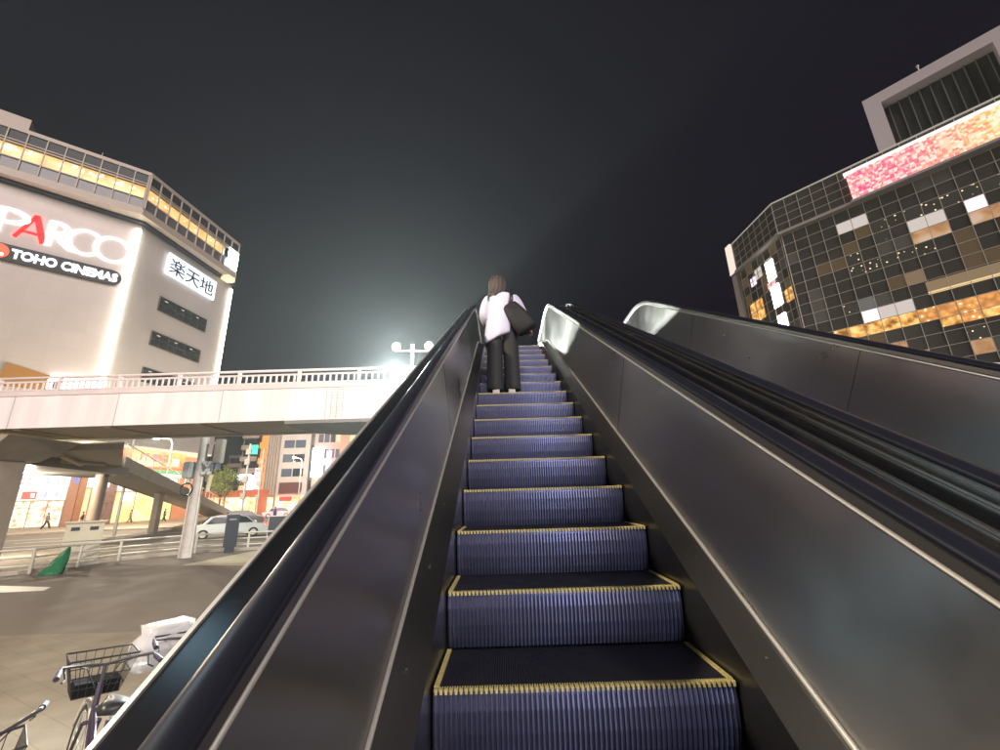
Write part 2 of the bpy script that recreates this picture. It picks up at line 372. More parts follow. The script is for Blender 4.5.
def escalator(name, label, CX, left_deck, right_deck):
    root = thing(name, label, 'escalator', (CX, 3.4, 0), 'escalators side by side')
    for i in range(-6, 16):
        yn = 1.72+.4*i; zz = 1.55+(yn-1.72)*TN
        s = STEP0.copy(); COL.objects.link(s); s.parent = root; s.location = (0, yn-3.4, zz)
        for ch in STEP0.children: c = ch.copy(); COL.objects.link(c); c.parent = s
    for m, dk in ((-1, left_deck), (1, right_deck)):
        b = MB(); b.sweep(PATH, rect(HW+.004, HW+.012, -.4, .10), CX, m); b.build('skirt_panel', SKIRT, root)
        b = MB(); b.sweep(PATH, [(HW+.004, .101), (.668, .135), (.668, .11), (HW+.014, .08)], CX, m); b.build('inner_deck', SKIRT, root)
        b = MB(); b.sweep(PATH, [(.666+.0085*math.cos(rad(a)), .144+.0085*math.sin(rad(a))) for a in range(0, 360, 36)], CX, m); b.build('base_trim', TRIM, root, smooth='auto')
        # panel with rounded ends
        b = MB(); b.sweep(PATH, [(.675, .137), (.687, .137), (.713, .752), (.701, .752)], CX, m)
        for (yc, zc, a0, a1) in ((9.5, 5.03+.44, -90, 90), (-3.4, .44, 90, 270)):
            o = arc((yc, zc), .303, rad(a0), rad(a1), 14); n = len(o)
            b.add([(CX+m*.676, y, z) for y, z in o]+[(CX+m*.700, y, z) for y, z in o], [tuple(range(n)), tuple(range(n, 2*n))[::-1]]+[(i, (i+1) % n, n+(i+1) % n, n+i) for i in range(n)])
        pn = b.build('side_panel', STEEL, root)
        jn = MB()
        for yj in (-1.5, 1.0, 3.46, 5.92, 8.3):
            zj = 1.55+(yj-1.72)*TN if YB < yj < YT else (0 if yj < YB else 5.03)
            c, s_ = (math.cos(rad(30)), math.sin(rad(30))) if YB < yj < YT else (1, 0)
            a = .0022; P = lambda t, q, x: (CX+m*(x+.675+(q-.137)*.0423), yj+c*t-s_*q, zj+s_*t+c*q)
            jn.hexa([P(-a, .15, -.0012), P(a, .15, -.0012), P(a, .15, .004), P(-a, .15, .004), P(-a, .745, -.0012), P(a, .745, -.0012), P(a, .745, .004), P(-a, .745, .004)])
        jn.build('panel_joint', BLACK, pn)
        sc_ = MB()
        for k in range(20):
            yj = -1.0+.45*k; zj = 1.55+(yj-1.72)*TN; c, s_ = math.cos(rad(30)), math.sin(rad(30))
            if yj > 7.6: break
            b0 = Vector((CX+m*.612, yj-s_*.1225, zj+c*.1225)); up3 = Vector((0, -s_, c)); sc_.tube([b0-up3*.002, b0+up3*.0025], .0045, 8)
        sc_.build('deck_screws', TRIM2, root)
        b = MB(); b.sweep(PATH, [(.7015+.007*math.cos(rad(a)), .762+.007*math.sin(rad(a))) for a in range(0, 360, 36)], CX, m); b.build('top_trim', TRIM, root, smooth='auto')
        b = MB(); b.sweep(PATH, [(.698, .7735), (.712, .7735), (.712, .80), (.700, .80)], CX, m); b.build('handrail_guide', TRIM2, root)
        if dk:
            x1 = dk
            b = MB(); b.sweep(PATH, rect(.722, x1-.012, .754, .772), CX, m)
            b.build('outer_deck', STEEL2, root)
            if x1 < .9:
                b = MB(); b.sweep(PATH, rect(x1-.010, x1, .746, .776), CX, m); b.build('deck_edge_trim', TRIM, root)
                b = MB(); b.sweep(PATH, rect(x1-.030, x1-.012, -1.05, .744), CX, m); b.build('outer_cladding', mat('satin_cladding', (.34, .335, .33), .5, .6, noise=(.9, .08)), root)
                b = MB(); b.sweep(PATH, [(.774+.006*math.cos(rad(a)), .777+.006*math.sin(rad(a))) for a in range(0, 360, 36)], CX, m); b.build('deck_trim', TRIM, root, smooth='auto')
            else:
                for xa in (.80, .92, 1.05):
                    b = MB(); b.sweep(PATH, rect(xa, xa+.012, .773, .782), CX, m); b.build('deck_trim', TRIM2, root)
        # handrail: rounded C profile
        prof = []
        for k in range(13):
            a = rad(-30+240*k/12); prof.append((.724+.038*math.cos(a), .021*math.sin(a)))
        hb = MB(); sweep_yz(hb, handrail_path(.818), prof, CX, m); hb.build('handrail', RUBBER, root, smooth='auto')
        # newel cover under the handrail end
    b = MB(); b.sweep(PATH, rect(-.80, .80, -1.06, -.95), CX, 1); b.build('truss_underside', GIRDD, root)
    fpm = MB(); fpm.box(CX-HW, CX+HW, 8.12, 9.75, 4.96, 5.012)
    for k in range(60): fpm.box(CX-HW+.018*k, CX-HW+.018*k+.009, 8.13, 9.73, 5.012, 5.015)
    fpm.build('floor_plate', TRIM2, root)
    fpm = MB(); fpm.box(CX-HW, CX+HW, -3.6, -1.03, .0085, .02); fpm.build('floor_plate', TRIM2, root)
    return root
escalator('escalator', 'near steel sided escalator climbing up the middle of the picture, carrying the woman', CX1, .877, 1.135)
escalator('escalator', 'farther steel sided escalator beyond the wide shared deck, on the side of the glass building', CX2, None, .86)
for c in list(STEP0.children): bpy.data.objects.remove(c)
bpy.data.objects.remove(STEP0)

# upper landing between the escalator heads and the footbridge
lw = MB(); lw.box(-.6, 3.4, 9.76, 13.9, 4.55, 5.0); lw.box(-.6, 3.4, 9.0, 9.76, 4.3, 4.94)
lw.build('upper_walkway', CONC, kind='structure')

# ================================================================= FOOTBRIDGE
br = thing('footbridge', 'pale pink footbridge spanning the street with slatted railing on its girder', 'footbridge', (-12, 15.5, 0))
BX0, BX1 = -60, -.75
b = MB(); b.box(BX0, BX1, 14.0, 14.12, 4.86, 5.98); b.box(3.5, 40, 14.0, 14.12, 4.86, 5.98); b.build('girder', GIRD, br)
b = MB(); b.box(BX0, BX1, 13.955, 14.18, 5.98, 6.15); b.box(3.5, 40, 13.955, 14.18, 5.98, 6.15); b.build('coping', mat('pale_coping', (.66, .58, .58), .5, noise=(1, .06)), br)
b = MB(); b.box(BX0, 40, 16.9, 17.02, 4.86, 6.1); b.build('girder', GIRD, br)
b = MB(); b.box(BX0, 40, 14.12, 16.9, 4.86+.004, 5.0); b.build('deck', SOFF, br)
for x in [BX0+3+3.1*i for i in range(32)]:
    MB().box(x, x+.22, 14.122, 16.898, 4.82, 4.862).build('cross_beam', SOFF, br)
for yy in (16.5,):
    b = MB(); b.tube([(BX0, yy, 4.80), (40, yy, 4.80)], .04, 8); b.build('drain_pipe', GALV, br)
for x in (-25.5, -20.0):  # fixtures added out of view to warm the bridge underside
    b = MB(); b.box(x, x+1.2, 14.30, 14.40, 4.79, 4.855); uf = b.build('added_soffit_fixture', GALV, br); b = MB(); b.box(x+.04, x+1.16, 14.31, 14.39, 4.775, 4.789); b.build('tube', E('soffit_fill_tube', (1, .82, .55), 1.2), uf)
    l = bpy.data.lights.new('soffit_fill_light', 'AREA'); l.shape = 'RECTANGLE'; l.size = 1.1; l.size_y = .08; l.energy = 90; l.color = (1, .80, .52)
    o = bpy.data.objects.new('soffit_fill_light', l); COL.objects.link(o); o.parent = uf; o.location = Vector((x+.6, 14.5, 4.70))-worg(uf); o.rotation_euler = (rad(110), 0, 0)
# darker curved panel under the girder near the escalator
ap = [(-7.35, 13.99), (-7.42, 14.6), (-7.3, 15.6), (-6.95, 16.5), (-6.2, 16.95), (-4, 16.99), (3, 16.99), (3, 13.99)]
MB().prism(ap, 4.74, 4.855).build('dark_soffit_panel', GIRDD, br)
# railing bays
for y0, xa, xb in ((14.06, BX0+30, BX1), (16.96, BX0+30, 12)):
    x = xb; i = 0
    while x > xa:
        x2 = max(xa, x-2.1)
        MB().box(x-.045, x+.045, y0-.05, y0+.05, 6.12, 6.66).build('post', RAILP, br)
        c = MB(); c.box(x2+.06, x-.06, y0-.02, y0+.02, 6.47, 6.53); c.box(x2+.06, x-.06, y0-.02, y0+.02, 6.185, 6.225)
        k = x-.16
        while k > x2+.1: c.box(k-.028, k+.028, y0-.012, y0+.012, 6.225, 6.47); k -= .21
        c.build('railing_panel', RAILP, br); x = x2
    c = MB(); c.tube([(xa, y0, 6.65), (xb+.06, y0, 6.65)], .045, 10); c.build('top_rail', RAILP, br, smooth=True)
for k in range(14):
    x = -2.4-3.6*k; sm = MB(); sm.box(x-.014, x+.014, 13.988, 13.999, 4.87, 5.97); sm.build('panel_seam', mat('grey_pink_seam', (.50, .44, .45), .5), br)
ld = MB()
for x in (-5.82, -5.62, -5.42): ld.box(x-.006, x+.006, 13.975, 13.99, 4.9, 5.95)
for k in range(10): ld.box(-5.83, -5.41, 13.977, 13.988, 4.95+.105*k, 4.958+.105*k)
ld.build('wire_mesh', mat('faded_red_wire', (.55, .33, .33), .6), br)
for i, (x, w) in enumerate(((-19.9, 1.8), (12, 1.6))):
    b = MB(); b.box(x, x+w, 14.7, 16.1, -.1, 4.0); b.build('pier', CONC, br, bevel=.05)
    b = MB(); b.hexa([(x-.1, 14.5, 3.95), (x+w+.1, 14.5, 3.95), (x+w+.1, 16.4, 3.95), (x-.1, 16.4, 3.95), (x-1.2, 14.2, 4.7), (x+w+1.2, 14.2, 4.7), (x+w+1.2, 16.8, 4.7), (x-1.2, 16.8, 4.7)]); b.build('pier_head', CONC, br)
# side landing of the bridge that leads to the ramp
b = MB(); b.prism([(-24.2, 17.03), (-15.4, 17.03), (-19.8, 22.0), (-24.0, 26.9), (-26.5, 28.6), (-28.5, 27.2)], 4.45, 4.75); b.build('side_landing', CONC, br)
b = MB(); b.prism([(-23.8, 17.1), (-19.5, 17.1), (-22.4, 25.5), (-26, 26.8)], 4.0, 4.43); b.build('landing_beam', GIRDD, br)
b = MB()
for a, c in (((-20.5, 17.1, 4.3), (-20.2, 21.5, 4.3)), ((-22.5, 17.1, 4.2), (-22.5, 24.5, 4.2)), ((-18, 17.2, 4.25), (-24, 25, 4.25))): b.tube([a, c], .09, 8)
b.build('landing_brace', SOFF, br)
for x, y in ((-22.9, 24.4),):
    b = MB(); b.tube([(x, y, 0), (x, y, 4.4)], .3, 16); b.build('round_pier', mat('brown_pier', (.26, .19, .16), .45, noise=(2, .15)), br, smooth='auto')

# the ramp going down beyond the street
rp = thing('ramp', 'long concrete ramp with railing descending from the footbridge behind the utility pole', 'ramp', (-33, 47, 0))
A_, B_ = Vector((-25.6, 26.9, 5.0)), Vector((-41.3, 64.2, .75)); d = (B_-A_); dn = Vector((d.x, d.y, 0)).normalized(); nn = Vector((-dn.y, dn.x, 0))*1.2
def slab(mb, a, b_, n, t0, t1): mb.hexa([a-n+Vector((0, 0, t0)), b_-n+Vector((0, 0, t0)), b_+n+Vector((0, 0, t0)), a+n+Vector((0, 0, t0)), a-n+Vector((0, 0, t1)), b_-n+Vector((0, 0, t1)), b_+n+Vector((0, 0, t1)), a+n+Vector((0, 0, t1))])
b = MB(); slab(b, A_, B_, nn, -.45, 0); b.build('slab', CONC, rp)
for s_ in (-1, 1):
    b = MB(); slab(b, A_+nn*s_, B_+nn*s_, nn*.05, -.5, .35); b.build('parapet', CONC, rp)
    b = MB(); o = nn*s_+Vector((0, 0, 1.15)); b.tube([A_+o, B_+o], .04, 6)
    for k in range(24):
        p = A_+d*(k/23)+nn*s_; b.tube([p+Vector((0, 0, .3)), p+Vector((0, 0, 1.15))], .025, 5)
    b.build('railing', GALV, rp)
for t in (.3, .62):
    p = A_+d*t; b = MB(); b.box(p.x-.25, p.x+.25, p.y-.25, p.y+.25, 0, p.z-.5); b.build('pillar', CONC, rp)

# ================================================================= DEPARTMENT STORE (left)
A0 = Vector((-52.25, 52.83)); um = Vector((-.729, -.684)); ur = Vector((.094, .9956))
FM = frame(A0, um, 1); FS = frame(A0, ur, -1)
angM = math.atan2(um.y, um.x); angS = math.atan2(ur.y, ur.x)
st = thing('department_store', 'huge white department store with big lit name letters and a glazed top floor', 'building', (A0.x, A0.y, 0))
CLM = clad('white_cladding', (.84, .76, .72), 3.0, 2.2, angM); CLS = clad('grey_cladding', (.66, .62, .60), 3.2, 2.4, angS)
Lm = A0+um*46; Br_ = A0+ur*18.6
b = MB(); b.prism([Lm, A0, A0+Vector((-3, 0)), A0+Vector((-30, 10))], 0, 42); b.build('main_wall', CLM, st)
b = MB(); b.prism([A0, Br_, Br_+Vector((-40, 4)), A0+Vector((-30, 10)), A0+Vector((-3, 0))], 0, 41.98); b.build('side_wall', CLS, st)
STRIP = E('edge_strip', (1, .95, .76), 5)
for F, s0, s1 in ((FM, -.1, .35), (FS, 18.35, 18.6)):
    b = MB(); b.fbox(F, s0, s1, 6.9, 41.2, .02, .28); b.build('light_strip', STRIP, st)
# top floor band
BC = Vector((-50.5, 50.7)); bl = BC+Vector((-.775, -.632))*44; brr = BC+Vector((.108, .994))*18.4; binn = [brr+Vector((-44, 4)), bl+Vector((-20, 25))]
FBm = frame(BC, (-.775, -.632), 1); FBs = frame(BC, (.108, .994), -1)
CRM = mat('cream_metal', (.55, .47, .39), .45)
DGL = mat('dark_window_glass', (.035, .038, .042), .12, spec=.15)
GGL = mat('grey_window_glass', (.16, .16, .165), .2)
ORL = cells('warm_restaurant_interior', (.75, .40, .12), (1, .56, .20), (1, .68, .32), .40, .5, mode='noise')
b = MB(); b.prism([bl, BC, brr]+binn, 42.3, 43.35); b.build('band_base', CRM, st)
b = MB(); b.prism([A0+um*42+Vector((.5, -.6)), A0+Vector((.9, -.5)), Br_+Vector((.8, 0)), Br_+Vector((-30, 4)), Lm+Vector((-10, 20))], 41.99, 42.31); b.build('recess_shade', DARKM, st)  # solid dark slab; the shade under the band is in its colour
b = MB(); b.prism([bl, BC, brr]+binn, 48.95, 49.5); b.build('roof_slab', CRM, st)
for F, L_, s_ in ((FBm, 44, 1), (FBs, 18.3, 1)):
    b = MB(); b.fbox(F, .1, L_, 43.35, 44.95, -.35, -.15); b.build('lower_glazing', GGL, st)
    b = MB(); b.fbox(F, .1, L_-(2.6 if L_ < 20 else 0), 44.95, 47.1, -.75, -.6); b.build('lit_glazing', ORL, st)
    b = MB(); b.fbox(F, .1, L_, 47.1, 48.95, -.35, -.15); b.build('upper_glazing', DGL, st)
    b = MB()
    for z in (44.95, 47.1, 47.45): b.fbox(F, 0, L_, z-.07, z+.07, -.14, .02)
    n = int(L_/1.75)
    for k in range(n+1): b.fbox(F, L_*k/n-.06, L_*k/n+.06, 43.35, 48.95, -.14, .05)
    b.fbox(F, -.16, .16, 43.3, 49, -.3, .1)
    b.build('mullion_grid', CRM, st)
b = MB(); sp = E('ceiling_spot', (1, .92, .7), .6)
for k in range(40):
    s = random.uniform(.5, 20); b.fbox(FBm, s, s+.28, 46.0+random.random()*.8, 46.2+random.random()*.8, -.58, -.54)
for k in range(12):
    s = random.uniform(.5, 14); b.fbox(FBs, s, s+.3, 46.0+random.random()*.8, 46.2+random.random()*.8, -.58, -.54)
b.build('ceiling_spots', sp, st, kind='stuff')
b = MB(); b.fbox(FBm, .5, 6.6, 45.2, 45.7, -.58, -.5); b.build('lit_shelf', E('yellow_shelf', (1, .8, .25), .6), st)
b = MB(); b.fbox(FBs, 15.9, 18.3, 43.7, 47.2, .06, .12); b.build('corner_sign', cells('cyan_sign', (.1, .7, .8), (.7, 1, 1), (.9, 1, 1), 6, 1.6, mode='noise'), st)
b = MB(); b.fbox(FBs, 17.0, 18.6, 41.5, 43.6, -1.6, -.1); b.build('end_bracket', E('lit_bracket', (1, .8, .5), .35), st)
# roof plant room
b = MB(); b.fbox(FBm, 13.2, 40, 49.5, 52.8, -9, -2.5); b.build('plant_room', CRM, st); 
b = MB(); b.tube([FBm(6.2, 49.4, -3), FBm(6.0, 52, -3)], .04, 5); b.build('aerial', GALV, st)
# slot windows of the side wall
for z0, z1, s0, s1 in ((30.85, 32.97, 5.05, 14.05), (25.25, 27.25, 4.95, 13.9), (19.6, 21.55, 4.8, 13.8)):
    w = MB()
    w.fbox(FS, s0, s1, z0, z1, .01, .05); wo = w.build('window', DGL, st)
    c = MB(); c.fbox(FS, s0-.08, s1+.08, z1, z1+.1, .0, .22); c.fbox(FS, s0-.08, s1+.08, z0-.1, z0, 0, .22); c.fbox(FS, s0-.1, s0, z0-.1, z1+.1, 0, .22); c.fbox(FS, s1, s1+.1, z0-.1, z1+.1, 0, .22)
    c.fbox(FS, s0, s1, (z0+z1)/2-.05, (z0+z1)/2+.02, .05, .1)
    for k in range(1, 6): c.fbox(FS, s0+(s1-s0)*k/6-.03, s0+(s1-s0)*k/6+.03, z0, z1, .05, .09)
    c.build('frame', mat('dark_frame', (.09, .085, .08), .5), wo)
    c = MB()
    for k in (.1, .45, .78): c.fbox(FS, s0+(s1-s0)*k, s0+(s1-s0)*k+.5, z1-.35, z1-.25, .051, .07)
    c.build('ceiling_light', E('dim_tube', (1, .9, .8), .35), wo)

# letter strokes on the facade
def strokes(name, lst, F, m, parent, d0=.02, d1=.10, **kw):
    b = MB()
    for pts, ws in lst:
        n = len(pts); P = [Vector(p) for p in pts]; Lp, Rp = [], []
        for i in range(n):
            t = (P[min(i+1, n-1)]-P[max(i-1, 0)]).normalized(); nn_ = Vector((-t.y, t.x)); w = ws[i] if isinstance(ws, (list, tuple)) else ws
            Lp.append(P[i]+nn_*w/2); Rp.append(P[i]-nn_*w/2)
        for i in range(n-1):
            q = [Lp[i], Lp[i+1], Rp[i+1], Rp[i]]
            b.hexa([F(v.x, v.y, d0) for v in q]+[F(v.x, v.y, d1) for v in q])
    return b.build(name, m, parent, **kw)
WL = E('white_letter', (1, .96, 1), 1.6); RL = E('red_letter', (1, .0006, .002), 2.2)
def ring(cx, cz, rx, rz, a0, a1, n, wf): 
    pts = []; ws = []
    for i in range(n+1):
        a = rad(a0+(a1-a0)*i/n); pts.append((cx-rx*math.cos(a), cz+rz*math.sin(a))); ws.append(wf(a))
    return pts, ws
z0, z1 = 35.2, 38.75; H_ = z1-z0
cc = lambda a: .2+.26*abs(math.cos(a))
strokes('letter', [([(12.9, z0), (12.9, z1)], .6), ring(12.7, z0+.74*H_, 2.1, .92, 90, -90, 14, lambda a: .2+.35*abs(math.cos(a)))], FM, WL, st)
strokes('letter', [([(9.95, z1+.1), (11.3, z0)], .35), ([(10.0, z1+.1), (8.8, z0)], .62), ([(10.9, z0+1.05), (9.2, z0+1.05)], .28)], FM, RL, st)
strokes('letter', [([(8.45, z0), (8.45, z1)], .6), ring(8.25, z0+.76*H_, 1.25, .84, 90, -90, 14, lambda a: .2+.3*abs(math.cos(a))), ([(8.0, z0+.50*H_), (7.3, z0+.28*H_), (6.5, z0+.06*H_), (5.9, z0)], [.3, .5, .45, .15])], FM, WL, st)
strokes('letter', [ring(5.1, (z0+z1)/2, 1.65, 1.75, 47, 313, 26, cc)], FM, WL, st)
strokes('letter', [ring(2.35, (z0+z1)/2, 1.75, 1.8, 0, 360, 32, cc)], FM, WL, st)
# cinema sign
pill = [(.75+1.1-1.1*math.cos(rad(a)), 32.72+1.1*math.sin(rad(a))) for a in range(-90, 91, 10)]+[(18, 33.82), (18, 31.62)]
b = MB(); n = len(pill); b.add([FM(s, z, .1) for s, z in pill]+[FM(s, z, .4) for s, z in pill], [tuple(range(n))[::-1], tuple(range(n, 2*n))]+[(i, (i+1) % n, n+(i+1) % n, n+i) for i in range(n)])
sg = b.build('cinema_sign', mat('black_sign', (.015, .012, .014), .4), st)
text_part('sign_letters', 'TOHO CINEMAS', FM, 11.0, 1.15, 32.1, 33.35, .41, E('white_letter2', (.9, 1, 1), 1.0), sg, offset=.035, depth=.1)
b = MB(); n = 28; c0 = [(12.15+1.0*math.cos(2*math.pi*i/n), 32.72+.98*math.sin(2*math.pi*i/n)) for i in range(n)]
b.add([FM(s, z, .4) for s, z in c0]+[FM(s, z, .5) for s, z in c0], [tuple(range(n))[::-1], tuple(range(n, 2*n))]+[(i, (i+1) % n, n+(i+1) % n, n+i) for i in range(n)])
rc = b.build('red_disc', E('orange_red_disc', (1, .16, .07), .36), sg)
for k in (-.45, 0, .45):
    c = MB(); c.fbox(FM, 12.15+k-.13, 12.15+k+.13, 32.15, 32.45, .5, .53); c.build('disc_mark', WL, sg)
# theatre sign on the side wall
b = MB(); b.fbox(FS, 4.8, 14.4, 37.0, 40.4, .1, .35); sg = b.build('white_sign', E('white_sign_face', (.80, .88, 1), .55), st)
b = MB()
for s0, s1, a, c in ((4.7, 14.5, 40.3, 40.5), (4.7, 14.5, 36.9, 37.1), (4.7, 4.9, 36.9, 40.5), (14.3, 14.5, 36.9, 40.5)): b.fbox(FS, s0, s1, a, c, .3, .5)
b.build('sign_frame', E('sign_frame', (.95, .97, 1), .5), sg)
text_part('sign_letters', '楽天地', FS, 5.2, 14.0, 37.4, 40.0, .36, mat('navy_letters', (.03, .03, .06), .5), sg, depth=.1)

# ground floor shops, left face
SALM = mat('salmon_tile', (.42, .20, .12), .5, noise=(2, .1))
b = MB(); b.fbox(FM, .0, .85, 0, 6.15, .05, .5); b.fbox(FS, -.3, .5, 0, 6.15, .05, .5); b.build('corner_column', SALM, st)
def shopfront(F, s0, s1, z0, z1, m, name='shop_window', nm=4):
    w = MB(); w.fbox(F, s0, s1, z0, z1, .03, .10); wo = w.build(name, m, st)
    c = MB()
    for k in range(nm+1): s = s0+(s1-s0)*k/nm; c.fbox(F, s-.035, s+.035, z0, z1, .10, .18)
    c.fbox(F, s0, s1, z0+.02, z0+.1, .1, .2); c.fbox(F, s0, s1, z1-.08, z1, .1, .2); c.fbox(F, s0, s1, z0+(z1-z0)*.72, z0+(z1-z0)*.72+.05, .1, .16)
    c.build('frame', mat('shop_frame', (.25, .2, .16), .4), wo); return wo
DRUG = cells('drugstore_interior', (.65, .30, .18), (1, .80, .52), (1, .96, .82), .50, 2.1, mode='noise')
shopfront(FM, .9, 12, .15, 3.2, DRUG, nm=8)
b = MB(); b.fbox(FM, .9, 12, 3.22, 4.55, .05, .35); b.build('lintel_sign', E('lintel', (1, .92, .72), .42), st)
b = MB(); b.fbox(FM, 3.35, 4.5, 3.35, 4.2, .36, .42); b.build('red_plate', E('red_plate', (1, .12, .10), .5), st)
b = MB(); b.fbox(FM, 3.5, 3.8, 3.55, 4.0, .42, .45); b.build('white_mark', E('white_mark', (1, 1, 1), .8), st)
text_part('lintel_letters', 'お薬お化粧品', FM, 3.1, 1.2, 3.5, 4.2, .37, E('blue_letters', (.08, .2, .9), .5), st, depth=.05)
b = MB(); b.fbox(FM, .9, 12, 4.72, 6.02, .1, .6); wsn = b.build('drugstore_sign', E('white_fascia', (.95, .95, 1), .75), st)
text_part('sign_letters', 'ココカラ', FM, 3.3, .0, 5.0, 5.8, .61, E('blue_letters2', (.03, .25, .85), .55), wsn, offset=.01, depth=.05)
b = MB()
for i in range(2):
    for j in range(2): b.fbox(FM, 4.0+i*.55, 4.3+i*.55, 5.0+j*.5, 5.25+j*.5, .61, .65)
b.build('pink_squares', E('pink_squares', (1, .35, .35), .6), wsn)
b = MB(); b.fbox(FM, .7, 13, 6.1, 6.72, .1, .7); b.build('green_fascia', E('green_fascia', (.05, .55, .10), .5), st)
b = MB(); b.fbox(FM, .7, 13, 6.73, 6.92, .1, .7); b.build('white_fascia_strip', WARM, st)
b = MB(); b.fbox(FM, .7, 13, 6.93, 7.15, .1, .7); b.build('red_fascia', E('red_fascia', (.9, .06, .04), .5), st)
b = MB(); b.fbox(FM, 1.2, 13, 7.17, 8.6, .1, .65); b.build('orange_fascia', E('orange_fascia', (1, .35, .07), .45), st)
# right face shops
b = MB(); b.fbox(FS, .6, 3.2, 4.75, 6.05, .1, .6); wsn = b.build('drugstore_sign', E('white_fascia', (.95, .95, 1), .75), st)
text_part('sign_letters', 'ファイン', FS, .7, 3.1, 5.0, 5.8, .61, E('blue_letters2', (.03, .25, .85), .55), wsn, offset=.01, depth=.05)
shopfront(FS, .6, 2.4, .15, 4.6, E('cream_window', (1, .62, .30), .5), nm=2)
b = MB(); b.fbox(FS, 2.05, 2.4, 2.9, 4.5, .2, .4); b.build('orange_banner', E('orange_banner', (1, .3, .05), .55), st)
b = MB(); b.fbox(FS, 2.5, 4.35, 0, 6.2, .05, .6); b.build('column', mat('mauve_tile', (.30, .19, .17), .3, noise=(2, .2)), st)
YELL = cells('yellow_shop_interior', (1, .50, .14), (1, .66, .22), (1, .80, .36), .62, .6, mode='noise')
shopfront(FS, 4.5, 13.8, .15, 4.2, YELL, nm=3)
b = MB(); b.fbox(FS, 4.5, 13.8, 4.3, 6.1, .05, .4); b.build('pink_white_fascia', cells('pink_white', (1, .45, .42), (1, .86, .8), (1, .95, .9), .62, .35, mode='noise'), st)
b = MB(); b.fbox(FS, 5.4, 7.0, 2.9, 4.0, .2, .3); b.build('white_sign', E('white_box', (1, .95, .8), 1.2), st)
b = MB(); b.fbox(FS, 13.85, 18.4, 0, 9.6, .03, .3); b.build('salmon_wall', mat('salmon_wall', (.62, .27, .14), .5, emit=(1, .4, .15), es=.0, noise=(1, .1)), st)
OR = cells('orange_sign', (1, .16, .05), (1, .36, .08), (1, .50, .14), .55, .55, mode='noise')
b = MB(); b.fbox(FS, 1.0, 14.6, 6.25, 9.95, .1, .4); b.build('orange_fascia', OR, st)
b = MB(); b.fbox(FS, 6.9, 11.3, 8.45, 9.5, .41, .5); b.build('red_panel', cells('red_panel', (.8, .0, .02), (1, .05, .04), (1, .3, .1), .6, 1.4, mode='noise'), st)
b = MB(); b.fbox(FS, 8.0, 14.5, 6.3, 6.75, .41, .5); b.build('white_stripe', E('white_stripe', (1, .9, .8), .5), st)
b = MB(); b.fbox(FS, 8.0, 14.5, 6.76, 7.3, .41, .5); b.build('green_stripe', E('green_stripe', (.1, .5, .12), .42), st)
b = MB(); b.fbox(FS, 8.0, 14.5, 7.31, 7.7, .41, .5); b.build('red_stripe', E('red_stripe', (1, .12, .05), .5), st)
b = MB(); b.fbox(FS, 12.2, 13.4, 8.0, 9.0, .41, .5); b.build('white_logo', cells('white_orange', (1, .4, .1), (1, .9, .7), (1, .95, .9), .55, 2.2, mode='noise'), st)
b = MB(); b.fbox(FS, -2, 18.7, 10.0, 10.25, .0, 1.3); b.build('canopy_edge', E('canopy_edge', (1, .75, .5), .35), st)
b = MB(); b.fbox(FS, -2, 18.9, 10.26, 15, .0, 1.2); b.build('canopy', mat('grey_canopy', (.15, .14, .15), .5), st)
# glimpsed upper entrance beyond the bridge railing
b = MB(); b.fbox(FM, .6, 5.0, 16.4, 17.9, .1, .5); b.build('bright_sign', E('bright_sign', (.92, .96, 1), 2.5), st)
b = MB(); b.fbox(FM, 3.8, 4.5, 16.4, 17.4, .51, .55); b.build('dark_poster', mat('dark_poster', (.06, .07, .12), .5), st)
b = MB(); b.hexa([FM(9.2, 16.2, .1), FM(4.9, 16.2, .1), FM(4.9, 16.2, .5), FM(9.2, 16.2, .5), FM(8.6, 19.0, .1), FM(4.9, 18.0, .1), FM(4.9, 18.0, .5), FM(8.6, 19.0, .5)]); b.build('orange_canopy', mat('orange_canopy', (.60, .30, .08), .6, emit=(1, .5, .1), es=.0), st)

# ================================================================= GLASS BUILDING (right)
K = Vector((30.79, 39.78)); FR = frame(K, (.65, -.76), -1); FL = frame(K, (-.04, 1), 1)
gb = thing('glass_building', 'dark glass curtain wall building with pink and yellow screen and white roof frame', 'building', (K.x, K.y, 0))
u_ = Vector((.65, -.76)).normalized()
GPAN = mat('curtain_dark_glass', (.085, .082, .074), .09, spec=.6, noise=(.25, .15, 2))
GPAN2 = mat('curtain_grey_panel', (.15, .145, .135), .25)
GPAN3 = mat('curtain_brown_glass', (.09, .075, .055), .12, emit=(.9, .6, .3), es=.022)
GPAN4 = mat('curtain_dim_glass', (.075, .072, .066), .1, emit=(.8, .7, .5), es=.002)
MUL = mat('mullion_metal', (.52, .48, .43), .5, .0)
Rend = K+u_*46; Lend = K+Vector((-.04, 1))*8.85; off = Vector((.76, .65))*.5
b = MB(); b.prism([K+off, Rend+off, Rend+Vector((40, 30)), Lend+Vector((45, 5)), Lend+Vector((.5, 0))], 0, 32.4); b.build('core', mat('dark_core', (.06, .058, .055), .4), gb)
